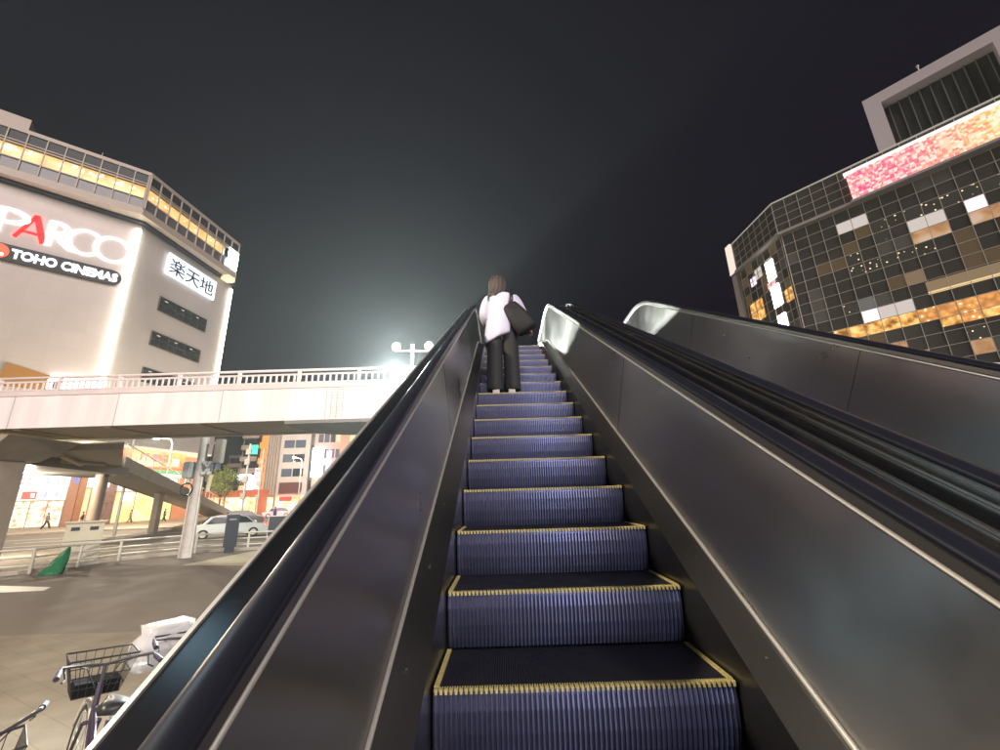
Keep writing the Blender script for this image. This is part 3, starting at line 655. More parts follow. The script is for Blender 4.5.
def curtain(F, L_, z0, z1, cw, rh, d, name, seed):
    rnd = random.Random(seed); n = round(L_/cw); m = round((z1-z0)/rh); cw = L_/n; rh = (z1-z0)/m; b = MB()
    for i in range(n):
        for j in range(m):
            r = rnd.random(); b.cur = 0 if r < .66 else (3 if r < .88 else (1 if r < .93 else 2))
            if name == 'parapet_glass': b.cur = 0 if r < .8 else 3
            t = rnd.uniform(-.004, .004)
            P = [F(i*cw, z0+j*rh, d+t), F((i+1)*cw, z0+j*rh, d-t), F((i+1)*cw, z0+(j+1)*rh, d-t*.5), F(i*cw, z0+(j+1)*rh, d+t*.5)]
            b.add(P, [(0, 1, 2, 3)])
    g = b.build(name, [GPAN, GPAN2, GPAN3, GPAN4], gb)
    c = MB()
    for i in range(n+1): c.fbox(F, i*cw-.022, i*cw+.022, z0, z1, d+.006, d+.08)
    for j in range(m+1): c.fbox(F, 0, L_, z0+j*rh-.022, z0+j*rh+.022, d+.007, d+.055)
    c.build('mullion_grid', MUL, g)
curtain(FR, 46, 28.8, 32.5, 1.19, .93, .0, 'parapet_glass', 1)
curtain(FR, 46, 3.6, 28.5, 1.19, 1.19, -.35, 'curtain_glass', 2)
curtain(FL, 8.8, 28.8, 32.5, 1.1, .93, .0, 'parapet_glass', 3)
curtain(FL, 8.8, 3.6, 28.5, 1.1, 1.19, -.35, 'curtain_glass', 4)
b = MB(); b.fbox(FR, 0, 46, 28.5, 28.8, -.4, .28); b.fbox(FL, 0, 8.85, 28.5, 28.8, -.4, .28); b.build('ledge', mat('grey_ledge', (.38, .36, .34), .5), gb)
b = MB(); b.fbox(FR, 0, 46, 32.5, 32.66, -.4, .06); b.fbox(FL, 0, 8.85, 32.5, 32.66, -.4, .06); b.build('roof_edge', E('pale_roof_edge', (1, .95, .78), .12), gb)
b = MB(); b.fbox(FR, 6.55, 26, 28.75, 31.6, .1, .45); scr = b.build('led_screen', cells('pink_led', (1, .08, .24), (1, .30, .30), (1, .70, .60), .37, 4.6, grad=(6.5, 11.5)), gb)
b = MB(); b.fbox(FR, 6.4, 26, 31.6, 31.85, .05, .6); b.build('screen_frame', E('screen_frame', (1, .85, .8), .42), scr)
b = MB(); b.fbox(FR, 6.4, 26, 28.5, 28.74, .3, .6); b.build('screen_sill', mat('sill', (.4, .38, .4), .5), scr)
def lit(F, s0, s1, z0, z1, m, d=-.33, nm='lit_window'):
    b = MB(); b.fbox(F, s0, s1, z0, z1, d-.02, d); o = b.build(nm, m, gb)
    return o
CWp = 46/39; RHp = 24.9/21
def cell(i, j, n=1, m=1): return (i*CWp+.03, (i+n)*CWp-.03, 3.6+j*RHp+.03, 3.6+(j+m)*RHp-.03)
WHT = E('pale_window', (1, .88, .80), .20); PNK = E('pink_window', (1, .78, .95), .42); ORG = cells('orange_window', (.6, .3, .12), (.9, .5, .25), (1, .7, .5), .20, .8, mode='noise')
for (i, j, n, m_, mm) in ((4, 19, 1, 1, WHT), (5, 19, 1, 1, WHT), (7, 18, 1, 1, GPAN2), (8, 17, 2, 1, WHT), (8, 16, 2, 1, ORG), (8, 15, 1, 1, GPAN3), (11, 17, 1, 1, PNK), (14, 19, 2, 1, WHT), (11, 16, 2, 1, ORG), (4, 11, 1, 1, PNK), (5, 11, 2, 1, WHT), (12, 12, 3, 1, GPAN3), (10, 13, 4, 1, GPAN3), (3, 15, 1, 1, GPAN4)):
    a = cell(i, j, n, m_); lit(FR, *a, mm)
REST = cells('restaurant_lights', (1, .80, .45), (.34, .15, .04), (.17, .07, .02), 1.0, 2.6, mode='dots')
REST2 = cells('restaurant_glow', (.22, .09, .02), (.70, .34, .08), (1, .62, .22), .42, 1.6, mode='noise')
DOTS = cells('distant_lamps', (1, .75, .4), (.02, .018, .014), (.02, .018, .014), .5, 2.6, base=(.03, .03, .03), mode='dots')
for i in range(2, 7): a = cell(i, 10); lit(FR, a[0], a[1], a[2], a[3], REST2)
for i in range(7, 16): a = cell(i, 10); lit(FR, a[0], a[1], a[2], a[3], REST)
for i in range(8, 16): a = cell(i, 9); lit(FR, a[0], a[1], a[2]+.4, a[3], REST2 if i % 3 else REST)
for i in range(4, 9): a = cell(i, 15); lit(FR, a[0], a[1], a[2], a[3], DOTS)
for i in range(6, 14): a = cell(i, 18); lit(FR, a[0], a[1], a[2], a[3], DOTS)
rl = random.Random(21)
for k in range(46):
    i, j = rl.randint(0, 15), rl.choice((4, 5, 6, 7, 7, 8, 8, 9, 12, 13, 14, 16, 17))
    if (j == 9 and i >= 8) or (j in (16, 17) and 8 <= i <= 12): continue
    a = cell(i, j); lit(FR, *a, rl.choice((GPAN4, ORG, GPAN3, GPAN2, GPAN4, E('dim_warm', (1, .66, .38), .07), E('dim_cool', (.8, .8, .75), .05), DOTS)), d=-.332)
lit(FR, 9.3, 24, 17.75, 18.0, E('cove_light', (1, .72, .35), .30), d=-.325, nm='cove_light')
lit(FR, 9.3, 24, 18.02, 18.9, E('cove_glow', (.8, .55, .3), .10), d=-.325, nm='cove_glow')
LAMPW = E('bright_windows', (1, .97, .9), 5)
for s0, s1, z0, z1, m in ((2.1, 3.3, 24.7, 27.0, LAMPW), (2.0, 3.3, 21.4, 23.9, LAMPW), (2.0, 3.2, 18.6, 20.4, LAMPW), (2.4, 3.6, 23.9, 24.6, E('rose_window', (1, .4, .4), .5)), (4.1, 5.2, 26.0, 27.2, WHT), (5.3, 6.2, 25.6, 26.6, PNK), (5.0, 7.2, 21.2, 23.6, REST2), (.3, 1.4, 21.2, 22.6, REST2)):
    b = MB(); b.fbox(FL, s0, s1, z0, z1, -.34, -.26); wo = b.build('lit_window', m, gb)
    c = MB(); c.fbox(FL, (s0+s1)/2-.04, (s0+s1)/2+.04, z0, z1, -.26, -.2); c.fbox(FL, s0, s1, (z0+z1)/2-.03, (z0+z1)/2+.03, -.26, -.2); c.build('frame', MUL, wo)
b = MB(); b.fbox(FL, 7.9, 8.86, 28.6, 32.7, -.1, .3); b.build('end_fin', E('pale_fin', (1, .85, .72), .30), gb)
b = MB(); b.fbox(FL, 8.0, 8.9, 0, 28.4, -.4, .1); b.build('end_wall', mat('end_wall', (.40, .36, .34), .5), gb)
b = MB(); b.tube([FL(8.9, 22.8, 0), FL(9.5, 22.9, .6)], .06, 6); b.ball(FL(9.5, 22.9, .6), .22, 8, 6); b.build('wall_lamp', WARM, gb)
# roof frame
FRM = mat('white_roof_frame', (.66, .60, .62), .5)
b = MB()
for s0, s1, z0, z1 in ((9.2, 10.5, 32.4, 41.0), (18.1, 19.4, 32.4, 41.0), (10.5, 18.1, 39.8, 41.0)): b.fbox(FR, s0, s1, z0, z1, -6.5, -2.9)
b.build('roof_frame', FRM, gb)
b = MB(); b.fbox(FR, 10.5, 18.1, 32.4, 39.8, -6.4, -4.2); pl = b.build('louvre_back', mat('dark_louvre', (.055, .058, .052), .5), gb)
c = MB()
for k in range(10): s = 10.9+k*.76; c.fbox(FR, s-.04, s+.04, 32.6, 39.8, -4.19, -4.0)
c.build('louvre_fins', mat('louvre_fin', (.2, .2, .18), .5), pl)
b = MB(); b.fbox(FR, 19.5, 34, 32.4, 38.5, -8, -4.5); b.build('plant_room', mat('plant', (.12, .115, .11), .6), gb)
b = MB(); b.tube([FR(13.6, 41, -3.2), FR(13.6, 41.6, -3.2)], .05, 6); b.ball(FR(13.6, 41.7, -3.2), .14, 8, 6); b.build('roof_sensor', GALV, gb)

# ================================================================= STREET FURNITURE
# pipe fence
fc = thing('pipe_fence', 'galvanised pipe guard fence along the kerb between forecourt and road', 'fence', (-16.5, 18, 0))
FP = [Vector(q) for q in ((-24.5, 10.9), (-20.3, 13.6), (-17.0, 16.15), (-16.45, 19.1), (-14.72, 21.25), (-12.6, 21.9), (-9, 22.85), (-4, 23.3))]
pts = []
for i in range(len(FP)-1):
    n = max(1, round((FP[i+1]-FP[i]).length/1.9))
    for k in range(n): pts.append(FP[i].lerp(FP[i+1], k/n))
pts.append(FP[-1])
for p in pts:
    b = MB(); b.tube([(p.x, p.y, -.05), (p.x, p.y, .84)], .05, 8); b.build('post', GALV, fc, smooth='auto')
for z in (.82, .56, .28):
    b = MB(); b.tube([(p.x, p.y, z) for p in pts], .034 if z < .8 else .042, 8); b.build('rail', GALV, fc, smooth='auto')

# utility cabinet
cb = thing('utility_cabinet', 'cream metal utility cabinet standing behind the pipe fence', 'cabinet', (-17.35, 18.25, 0))
R_ = Matrix.Rotation(rad(42), 4, 'Z')
def rbox(mb, c, x0, x1, y0, y1, z0, z1, ang):
    r = Matrix.Rotation(ang, 4, 'Z'); mb.hexa([Vector((c[0], c[1], 0))+r @ Vector(q) for q in ((x0, y0, z0), (x1, y0, z0), (x1, y1, z0), (x0, y1, z0), (x0, y0, z1), (x1, y0, z1), (x1, y1, z1), (x0, y1, z1))])
cc_ = (-17.35, 18.25); ca = rad(42)
b = MB(); rbox(b, cc_, -.58, .58, -.22, .24, .10, 1.62, ca); b.build('body', CAB, cb, bevel=.012)
b = MB(); rbox(b, cc_, -.64, .64, -.3, .3, 1.62, 1.68, ca); b.build('lid', CAB, cb)
b = MB(); rbox(b, cc_, -.66, .66, -.3, .3, -.05, .10, ca); b.build('plinth', CONC, cb)
for x in (-.28, .28):
    b = MB(); rbox(b, cc_, x-.13, x+.13, -.235, -.221, 1.32, 1.46, ca); b.build('vent', BLACK, cb)
b = MB(); rbox(b, cc_, -.12, .12, -.235, -.221, .72, .80, ca); b.build('name_plate', mat('dull_plate', (.22, .2, .15), .5), cb)
b = MB(); rbox(b, cc_, -.575, .575, -.226, -.221, .90, .92, ca); b.build('door_gap', BLACK, cb)

# green net heap beside the cabinet
b = MB(); rings = []
rr = random.Random(3)
for j in range(7):
    t = j/6; w = (1-t)**.7
    rings.append([(-15.85-.25*t+(.33*w+.03)*math.cos(a)*(1+.15*rr.uniform(-1, 1)), 15.75+.75*t+(.24*w+.02)*math.sin(a)*(1+.2*rr.uniform(-1, 1)), .80*t*(1-.06*math.cos(3*a))) for a in [2*math.pi*k/18 for k in range(18)]])
b.loft(rings); b.build('rubbish_net', GRN, smooth=True, label='green rubbish net slumped against the pipe fence beside the cabinet', cat='net')

# utility pole
pp = Vector((-13.9, 19.55, 0)); up_ = thing('utility_pole', 'thick grey utility pole with transformer box and cable coil by the fence', 'utility pole', pp)
b = MB(); b.tube([pp+Vector((0, 0, -.1)), pp+Vector((0, 0, 7.4))], [.24, .15], 20); b.build('shaft', POLE, up_, smooth='auto')
b = MB(); b.tube([pp+Vector((.25, -.08, 0)), pp+Vector((.22, -.08, 3.4))], .04, 8); b.tube([pp+Vector((-.24, -.12, 0)), pp+Vector((-.2, -.12, 2.9))], .035, 8); b.build('cable_duct', GALV, up_)
b = MB(); b.box(pp.x-.62, pp.x-.24, pp.y-.32, pp.y+.1, 3.35, 4.1); b.build('transformer_box', mat('grey_box', (.42, .44, .46), .4), up_, bevel=.05)
b = MB(); b.tube([pp+Vector((-.42, -.1, 3.1)), pp+Vector((-.42, -.1, 3.35))], .1, 10); b.build('box_outlet', GALV, up_)
b = MB(); b.tube([pp+Vector((-.3+.27*math.cos(a), -.26, 2.87+.27*math.sin(a))) for a in [2*math.pi*k/20 for k in range(20)]], .03, 6, closed=True); b.build('cable_coil', BLACK, up_, smooth=True)
for z, L_ in ((4.9, .9), (5.6, 1.1)):
    b = MB(); b.box(pp.x-.1, pp.x+L_, pp.y-.05, pp.y+.03, z, z+.08); b.build('cross_arm', GALV, up_)
for k in range(6):
    x = .2+.13*(k % 3); z = 3.55+.35*(k//3)+.12*(k % 2)
    b = MB(); b.tube([pp+Vector((x, -.1, z)), pp+Vector((x+.16, -.1, z+.05))], [.1, .06], 8); b.build('insulator', mat('porcelain', (.62, .62, .66), .25), up_, smooth='auto')
b = MB(); b.box(pp.x+.62, pp.x+.98, pp.y-.2, pp.y+.1, 4.0, 5.1); b.build('lamp_housing', CONCW, up_, bevel=.03)
b = MB(); b.tube([pp+Vector((.15, 0, 3.3)), pp+Vector((.6, -.1, 3.0)), pp+Vector((.7, -.1, 4.0))], .025, 6); b.build('cable', BLACK, up_)
b = MB(); b.tube([pp+Vector((.55, -.1, 2.75)), pp+Vector((.62, -.1, 3.5))], .09, 8); b.build('junction_box', mat('cream_tube', (.6, .52, .36), .5), up_)

# dark monolith sign
b = MB(); c = (-12.95, 21.0); rbox(b, c, -.27, .27, -.08, .08, .25, 1.7, rad(35)); rbox(b, c, -.20, .20, -.06, .06, -.02, .25, rad(35))
ms = thing('information_pillar', 'narrow dark blue information pillar standing at the kerb by the fence', 'sign', (c[0], c[1], 0)); b.build('panel', DARKM, ms, bevel=.01)
b = MB(); rbox(b, c, -.14, .14, -.086, -.081, 1.46, 1.50, rad(35)); b.build('header_bar', mat('pale_mark', (.4, .42, .48), .5), ms)
ms2 = thing('notice_board', 'wide dark board on the far side of the fence, half hidden by the escalator edge', 'sign', (-12.3, 24.6, 0))
b = MB(); rbox(b, (-12.3, 24.6), -.75, .75, -.06, .06, .5, 1.45, rad(25)); b.build('board', DARKM, ms2)
b = MB(); rbox(b, (-12.3, 24.6), -.8, .8, -.07, .07, 1.45, 1.5, rad(25))
for x in (-.78, .72): rbox(b, (-12.3, 24.6), x, x+.06, -.04, .04, -.05, 1.46, rad(25))
b.build('frame', GALV, ms2)

# lamps ------------------------------------------------------------
def point(loc, e, col, r, parent=None, name='lamp_light', spot=None):
    l = bpy.data.lights.new(name, 'SPOT' if spot else 'POINT'); l.energy = e; l.color = col; l.shadow_soft_size = r
    o = bpy.data.objects.new(name, l); COL.objects.link(o)
    if parent: o.parent = parent; o.location = Vector(loc)-worg(parent)
    else: o.location = loc
    if spot:
        l.spot_size = rad(spot[1]); l.spot_blend = .6; o.rotation_euler = Vector(spot[0]).to_track_quat('-Z', 'Y').to_euler()
    return o
tl = thing('twin_globe_lamp', 'white twin globe lamp post rising from the footbridge near the escalator head', 'street lamp', (-3.7, 16.8, 5))
b = MB(); b.tube([(-3.7, 16.8, 5), (-3.7, 16.8, 8.5)], .07, 10); b.tube([(-4.4, 16.8, 8.25), (-3.0, 16.8, 8.2)], .04, 8); b.build('post', RAILP, tl)
for x in (-4.4, -3.0):
    b = MB(); b.ball((x, 16.8, 8.42), .19, 16, 10); b.build('globe', E('globe', (1, .97, .72), 1.2), tl, smooth=True)
    point((x, 16.8, 8.85), 700, (.93, 1, .92), .2, tl)
fl = thing('floodlight', 'dazzling white floodlight fixed to the footbridge railing beside the escalator', 'floodlight', (-3.38, 13.86, 6.13))
b = MB(); b.tube([(-3.38, 13.80, 6.15), (-3.38, 13.93, 6.2)], [.15, .11], 16); b.build('housing', GALV, fl)
b = MB(); b.ball((-3.42, 13.74, 6.15), .19, 16, 10, (1, .45, 1)); b.build('lens', E('flood_lens', (1, .98, .9), 30), fl, smooth=True)
b = MB(); b.tube([(-3.38, 13.86, 6.2), (-3.38, 13.98, 6.4)], .03, 6); b.build('bracket', GALV, fl)
point((-3.5, 13.45, 6.2), 12000, (.93, 1, .97), .12, fl, spot=((.18, -1, .42), 135))

def mast(x, y, h, e, col, label, ang=0, grp='street lamps added for light'):  # lamps added for light on the ground, bridge and facades
    t = thing('added_street_lamp', label, 'street lamp', (x, y, 0), grp); dx, dy = math.cos(ang), math.sin(ang)
    b = MB(); b.tube([(x, y, 0), (x, y, h-.6), (x+.3*dx, y+.3*dy, h-.1), (x+1.4*dx, y+1.4*dy, h)], [.11, .07, .06, .05], 10); b.build('post', GALV, t, smooth='auto')
    b = MB(); b.tube([(x+1.3*dx, y+1.3*dy, h+.02), (x+2.1*dx, y+2.1*dy, h+.05)], [.14, .10], 10); b.build('lamp_head', GALV, t, smooth='auto')
    b = MB(); b.ball((x+1.7*dx, y+1.7*dy, h-.08), .16, 10, 6, (1.8, 1.8, .5)); b.build('lens', E('street_lens', (1, .9, .7), 8), t, smooth=True)
    point((x+1.7*dx, y+1.7*dy, h-.35), e, col, .2, t); return t
mast(-8.5, -2.5, 8.5, 1900, (1, .84, .64), 'added tall street lamp on the pavement behind the viewer beside the parked bicycles', rad(90))
mast(6.5, -5.0, 9.5, 500, (1, .9, .78), 'added tall street lamp behind the viewer on the open side of the farther escalator', rad(120))
mast(-25.8, 21.0, 4.3, 1100, (1, .84, .60), 'added low street lamp beyond the fence under the footbridge landing', rad(20))
mast(-37, 47, 9.5, 2500, (1, .85, .62), 'added street lamp on the far pavement in front of the yellow shop windows', rad(200))
mast(-30, 34, 10.5, 2600, (1, .86, .66), 'added street lamp in the roadway median between fence and shops', rad(120))
mast(-35, 74, 9.5, 2500, (1, .85, .65), 'added distant street lamp beside the crossing near the pink car', rad(250))

# distant lit clutter pole pair
for (x, y, h, lab) in ((-28.2, 47, 8.6, 'slim street pole with small boxes left of the striped tower'), (-33.4, 59, 9.5, 'slim street pole in front of the grey stepped block')):
    t = thing('slim_pole', lab, 'pole', (x, y, 0), 'slim poles across the road'); b = MB(); b.tube([(x, y, 0), (x, y, h)], [.12, .09], 8); b.build('post', POLE, t)
    for z in (2.6, 4.4, 6.3, 7.4):
        b = MB(); b.box(x-.3, x+.25, y-.2, y-.02, z, z+.6+.1*(z % 1)); b.build('box', CONCW, t)

# ================================================================= DISTANT STREET
def block(name, label, px0, px1, Y, ztop, wall, wins, depth=14, rot=0, floors=6, cols=3, lit_m=None, z_first=3.6, dark=None, style='win'):
    """px0,px1: world x of the front face ends at depth Y"""
    w = px1-px0; t = thing(name, label, 'building', (px0, Y, 0), 'buildings across the junction')
    u = (math.cos(rot), math.sin(rot)); F = frame((px0, Y), u, -1)
    b = MB(); b.fbox(F, 0, w, 0, ztop, -depth, 0); b.build('wall', wall, t)
    b = MB(); b.fbox(F, -.1, w+.1, ztop, ztop+.6, -depth, .1); b.build('roof', wall, t)
    fh = (ztop-z_first)/floors
    for j in range(floors):
        z = z_first+fh*j
        if style == 'win':
            for i in range(cols):
                s0 = w*(.12+.76*i/cols); s1 = w*(.12+.76*(i+1)/cols)-.25
                b = MB(); b.fbox(F, s0, s1, z+fh*.25, z+fh*.8, .0, .06); b.build('window', random.choice(wins), t)
        elif style == 'balcony':
            b = MB(); b.fbox(F, .2, w-.2, z, z+fh*.38, 0, 1.0); b.build('balcony', dark, t)
            b = MB(); b.fbox(F, .3, w-.3, z+fh*.42, z+fh*.95, 0, .05); b.build('window', random.choice(wins), t)
        else:
            b = MB(); b.fbox(F, w*j/floors+.1, w*(j+1)/floors-.25, 3.6, ztop, 0, .35); b.build('rib', dark, t)
    if lit_m:
        b = MB(); b.fbox(F, .2, w-.2, .3, 3.3, 0, .12); b.build('shopfront', lit_m, t)
    return t, F, w
PLN = mat('pale_render', (.55, .47, .40), .7, noise=(.3, .1)); GRY = mat('grey_render', (.22, .21, .20), .7, noise=(.3, .1))
DKB = mat('dark_render', (.05, .052, .06), .6, noise=(.3, .2)); WBL = mat('white_tile_wall', (.66, .60, .54), .6, noise=(.3, .08))
BRN = mat('brown_render', (.33, .27, .22), .7); ORB = E('orange_stairs', (1, .33, .06), .38)
w_d = mat('dark_pane', (.03, .035, .05), .1); w_w = E('warm_pane', (1, .72, .4), .35); w_b = E('dim_pane', (.5, .6, .8), .06)
SH1 = cells('bright_shops', (1, .30, .12), (1, .74, .36), (1, .92, .7), .65, .5, mode='noise')
block('office_tower', 'tall dark tower behind the tree with few lit windows', -79, -67.5, 104, 30, DKB, [w_d, w_d, w_b], floors=9, cols=5)
block('office_tower', 'dark narrow tower rising between the tree and the grey stepped block', -66.8, -63.3, 108, 26, mat('dark_render2', (.09, .09, .095), .6), [w_d, w_d, w_b], floors=9, cols=3)
block('apartment_block', 'grey stepped apartment block with dark balconies', -64.6, -59.5, 100, 12.6, GRY, [w_d], floors=4, cols=2, dark=BRN, style='balcony')
t, F, w = block('office_block', 'grey block carrying the green lit sign', -60.5, -55.8, 98, 22, mat('mid_grey', (.30, .29, .27), .7), [w_d, w_b, w_w], floors=7, cols=2, dark=PLN, style='balcony', lit_m=SH1)
b = MB(); b.fbox(F, 2.6, 4.2, 13.0, 15.0, 1.1, 1.3); b.build('green_sign', E('green_sign', (.05, .9, .35), .8), t)
b = MB(); b.fbox(F, .3, 3.5, 7.2, 8.6, 1.1, 1.3); b.build('white_sign', E('white_sign2', (.9, .93, 1), .7), t)
block('office_tower', 'dark blue tower beside the orange lit stairs', -55.8, -53.9, 96, 24, mat('blue_dark', (.03, .045, .08), .3), [w_d], floors=6, cols=1)
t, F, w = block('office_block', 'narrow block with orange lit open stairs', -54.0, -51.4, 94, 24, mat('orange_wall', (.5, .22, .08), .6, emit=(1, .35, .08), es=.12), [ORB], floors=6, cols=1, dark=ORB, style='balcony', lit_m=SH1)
b = MB(); b.fbox(F, .2, 1.6, 5.0, 9.5, 1.2, 1.5); b.build('red_sign', cells('red_white_sign', (1, .1, .1), (1, .5, .5), (1, .9, .9), .7, 1.2, mode='noise'), t)
b = MB(); b.fbox(F, -1.2, .1, 3.4, 8.0, 1.2, 1.5); b.build('white_sign', E('white_sign2', (.9, .93, 1), .7), t)
block('office_tower', 'brown tower with vertical ribs next to the white window tower', -51.3, -48.6, 92, 25, BRN, [w_d], floors=5, dark=PLN, style='rib', lit_m=SH1)
t, F, w = block('apartment_tower', 'white apartment tower with paired dark windows', -48.5, -42.0, 92, 25, WBL, [w_d, w_d, w_b, w_d], floors=7, cols=2, lit_m=SH1)
b = MB(); b.fbox(F, .9, 5.4, 4.0, 6.2, .1, .6); b.build('brown_billboard', mat('brown_board', (.16, .06, .06), .5), t)
b = MB(); b.fbox(F, 1.4, 3.9, 2.4, 3.3, .6, .9); b.build('red_awning', E('red_awning', (1, .05, .04), .7), t)
block('office_tower', 'slim dark slate tower right of the white window tower', -41.9, -40.3, 92, 26, mat('slate', (.14, .16, .19), .5), [w_d], floors=6, cols=1)
t, F, w = block('office_block', 'pinkish block with white and violet lit signs', -40.2, -33.5, 90, 20, mat('pink_render', (.60, .42, .36), .7), [w_w, w_d, w_b], floors=5, cols=4, lit_m=SH1)
b = MB(); b.fbox(F, .2, 2.3, 7, 13, .2, 1.2); b.build('white_sign', E('white_sign3', (1, .95, 1), 1.2), t)
b = MB(); b.fbox(F, 3.2, 4.0, 6.5, 12.5, .2, 1.2); b.build('violet_sign', cells('violet_sign', (.35, .12, .5), (.8, .5, .8), (1, .9, 1), .6, .9, mode='noise'), t)
block('office_block', 'long salmon block nearest the escalator edge', -33.2, -16, 86, 19, mat('salmon_render', (.52, .32, .24), .7), [w_d, w_w], floors=5, cols=7, lit_m=SH1, rot=rad(-8))
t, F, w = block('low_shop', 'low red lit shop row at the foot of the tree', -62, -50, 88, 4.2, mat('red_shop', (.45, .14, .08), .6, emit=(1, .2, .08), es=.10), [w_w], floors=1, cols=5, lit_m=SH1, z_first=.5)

# trees ------------------------------------------------------------
def tree(loc, h, cr, n, label, leafm, seed, grp='street trees'):
    rnd = random.Random(seed); t = thing('street_tree', label, 'tree', loc, grp); L0 = Vector(loc)
    b = MB(); b.tube([L0, L0+Vector((.05, 0, h*.45)), L0+Vector((.1, .05, h*.75))], [.14, .10, .05], 8)
    cl = []
    for k in range(9):
        a = rnd.uniform(0, 6.28); q = L0+Vector((math.cos(a)*cr*rnd.uniform(.3, .85), math.sin(a)*cr*rnd.uniform(.3, .85), h*rnd.uniform(.55, .95)))
        b.tube([L0+Vector((0, 0, h*.42)), q], [.05, .015], 5); cl.append(q)
    b.build('trunk', mat('bark', (.10, .07, .05), .9), t)
    f = MB()
    for k in range(n):
        c = rnd.choice(cl)+Vector([rnd.gauss(0, cr*.27) for _ in range(3)]); s = rnd.uniform(.08, .17)
        a = Vector([rnd.uniform(-1, 1) for _ in range(3)]).normalized(); o = a.orthogonal().normalized(); q = a.cross(o)
        f.add([c-o*s, c+q*s*.5, c+o*s, c-q*s*.5], [(0, 1, 2, 3)])
    f.build('crown', leafm, t)
LEAF = mat('street_leaves', (.22, .27, .07), .6, noise=(2, .4)); LEAF2 = mat('dark_leaves', (.05, .07, .03), .6, noise=(2, .4))
tree((-39.6, 60.5, .15), 6.6, 1.8, 1500, 'bright yellow green street tree behind the ramp', LEAF, 5)
tree((-42.5, 66, .15), 7.2, 1.9, 1100, 'darker street tree left of the bright one, behind the utility pole', LEAF2, 6)
def shrub(loc, r, label, seed):
    rnd = random.Random(seed); t = thing('shrub', label, 'shrub', loc, 'shrubs at the junction'); f = MB()
    for k in range(500):
        v = Vector([rnd.gauss(0, 1) for _ in range(3)]).normalized()*r*rnd.uniform(.5, 1); c = Vector(loc)+Vector((v.x*1.6, v.y, abs(v.z)*.9+.1)); s = rnd.uniform(.08, .16)
        a = Vector([rnd.uniform(-1, 1) for _ in range(3)]).normalized(); o = a.orthogonal().normalized(); q = a.cross(o); f.add([c-o*s, c+q*s*.6, c+o*s, c-q*s*.6], [(0, 1, 2, 3)])
    f.build('foliage', LEAF2, t); b = MB(); b.tube([Vector(loc), Vector(loc)+Vector((0, 0, r*.8))], .06, 6); b.build('stem', MATS['bark'], t)
shrub((-36.3, 78, 0), 1.5, 'larger dark shrub on the traffic island below the brown billboard', 1); shrub((-40.5, 77, 0), 1.1, 'smaller dark shrub on the traffic island behind the pink car', 2)

# ================================================================= CARS
def car(loc, ang, paint, label, L_=4.3, Wd=1.75, H=1.5):
    root = thing('parked_car' if False else 'car', label, 'car', (0, 0, 0), 'cars on the road')
    prof = [(-.5, .30), (-.5, .62), (-.47, .78), (-.40, .85), (-.33, .90), (-.22, 1.36), (-.12, 1.48), (.12, 1.48), (.24, 1.38), (.33, .95), (.45, .86), (.495, .72), (.5, .45), (.49, .25), (-.48, .22)]
    rings = []
    for yf, ins in ((-1, .06), (-.96, .015), (-.6, 0), (.6, 0), (.96, .015), (1, .06)):
        ring_ = []
        for (x, z) in prof:
            tp = max(0, (z-.88)/.6)*.16
            ring_.append((x*L_*(1-ins*.3), yf*Wd/2*(1-tp), z*H/1.5-ins*.3*(z > .9)+ins*.3*(z < .4)))
        rings.append(ring_)
    b = MB(); b.loft(rings); b.build('body', paint, root, smooth='auto')
    g = mat('car_glass', (.02, .025, .03), .05, spec=.8)
    for sd in (-1, 1):
        b = MB(); y = sd*Wd/2
        b.add([(x*L_, y*(1-(z/1.5-.59)*.30)+sd*.015, z*H/1.5) for x, z in ((-.30, .95), (.29, .95), (.21, 1.34), (-.10, 1.42), (-.20, 1.34))], [(0, 1, 2, 3, 4)]); b.build('side_window', g, root)
    b = MB(); b.add([(.332*L_, -.68, .97), (.332*L_, .68, .97), (.247*L_, .60, 1.37), (.247*L_, -.60, 1.37)], [(0, 1, 2, 3)]); b.build('windscreen', g, root)
    b = MB(); b.add([(-.335*L_, -.68, .93), (-.335*L_, .68, .93), (-.225*L_, .60, 1.36), (-.225*L_, -.60, 1.36)], [(0, 1, 2, 3)]); b.build('rear_window', g, root)
    for x in (-.31, .31):
        for sd in (-1, 1):
            b = MB(); y = sd*(Wd/2-.09); b.tube([(x*L_, y-.1, .31), (x*L_, y+.1, .31)], .31, 20); w = b.build('wheel', BLACK, root, smooth='auto')
            b = MB(); b.tube([(x*L_, y+sd*.101, .31), (x*L_, y+sd*.108, .31)], .19, 16); b.build('rim', GALV, w)
    for sd in (-1, 1):
        b = MB(); b.box(.488*L_, .503*L_, sd*.62-.17, sd*.62+.17, .62, .74); b.build('headlight', E('headlight', (1, .95, .85), 3), root)
        b = MB(); b.box(-.503*L_, -.488*L_, sd*.66-.12, sd*.66+.12, .68, .84); b.build('tail_light', E('tail_light', (1, .04, .03), 1.5), root)
    root.location = loc; root.rotation_euler.z = ang; return root
car((-18.9, 30.2, .0), rad(217), mat('pearl_paint', (.62, .68, .66), .2, coat=.6), 'pale silver green saloon crossing behind the information pillar', 4.6)
car((-34.3, 66.5, 0), rad(200), mat('pink_paint', (.72, .50, .54), .25, coat=.6), 'small pinkish white car at the far junction', 3.9)
car((-28, 46.5, 0), rad(215), mat('dark_paint_car', (.05, .05, .06), .2, coat=.6), 'dark saloon waiting on the road beyond the pale one', 4.4)

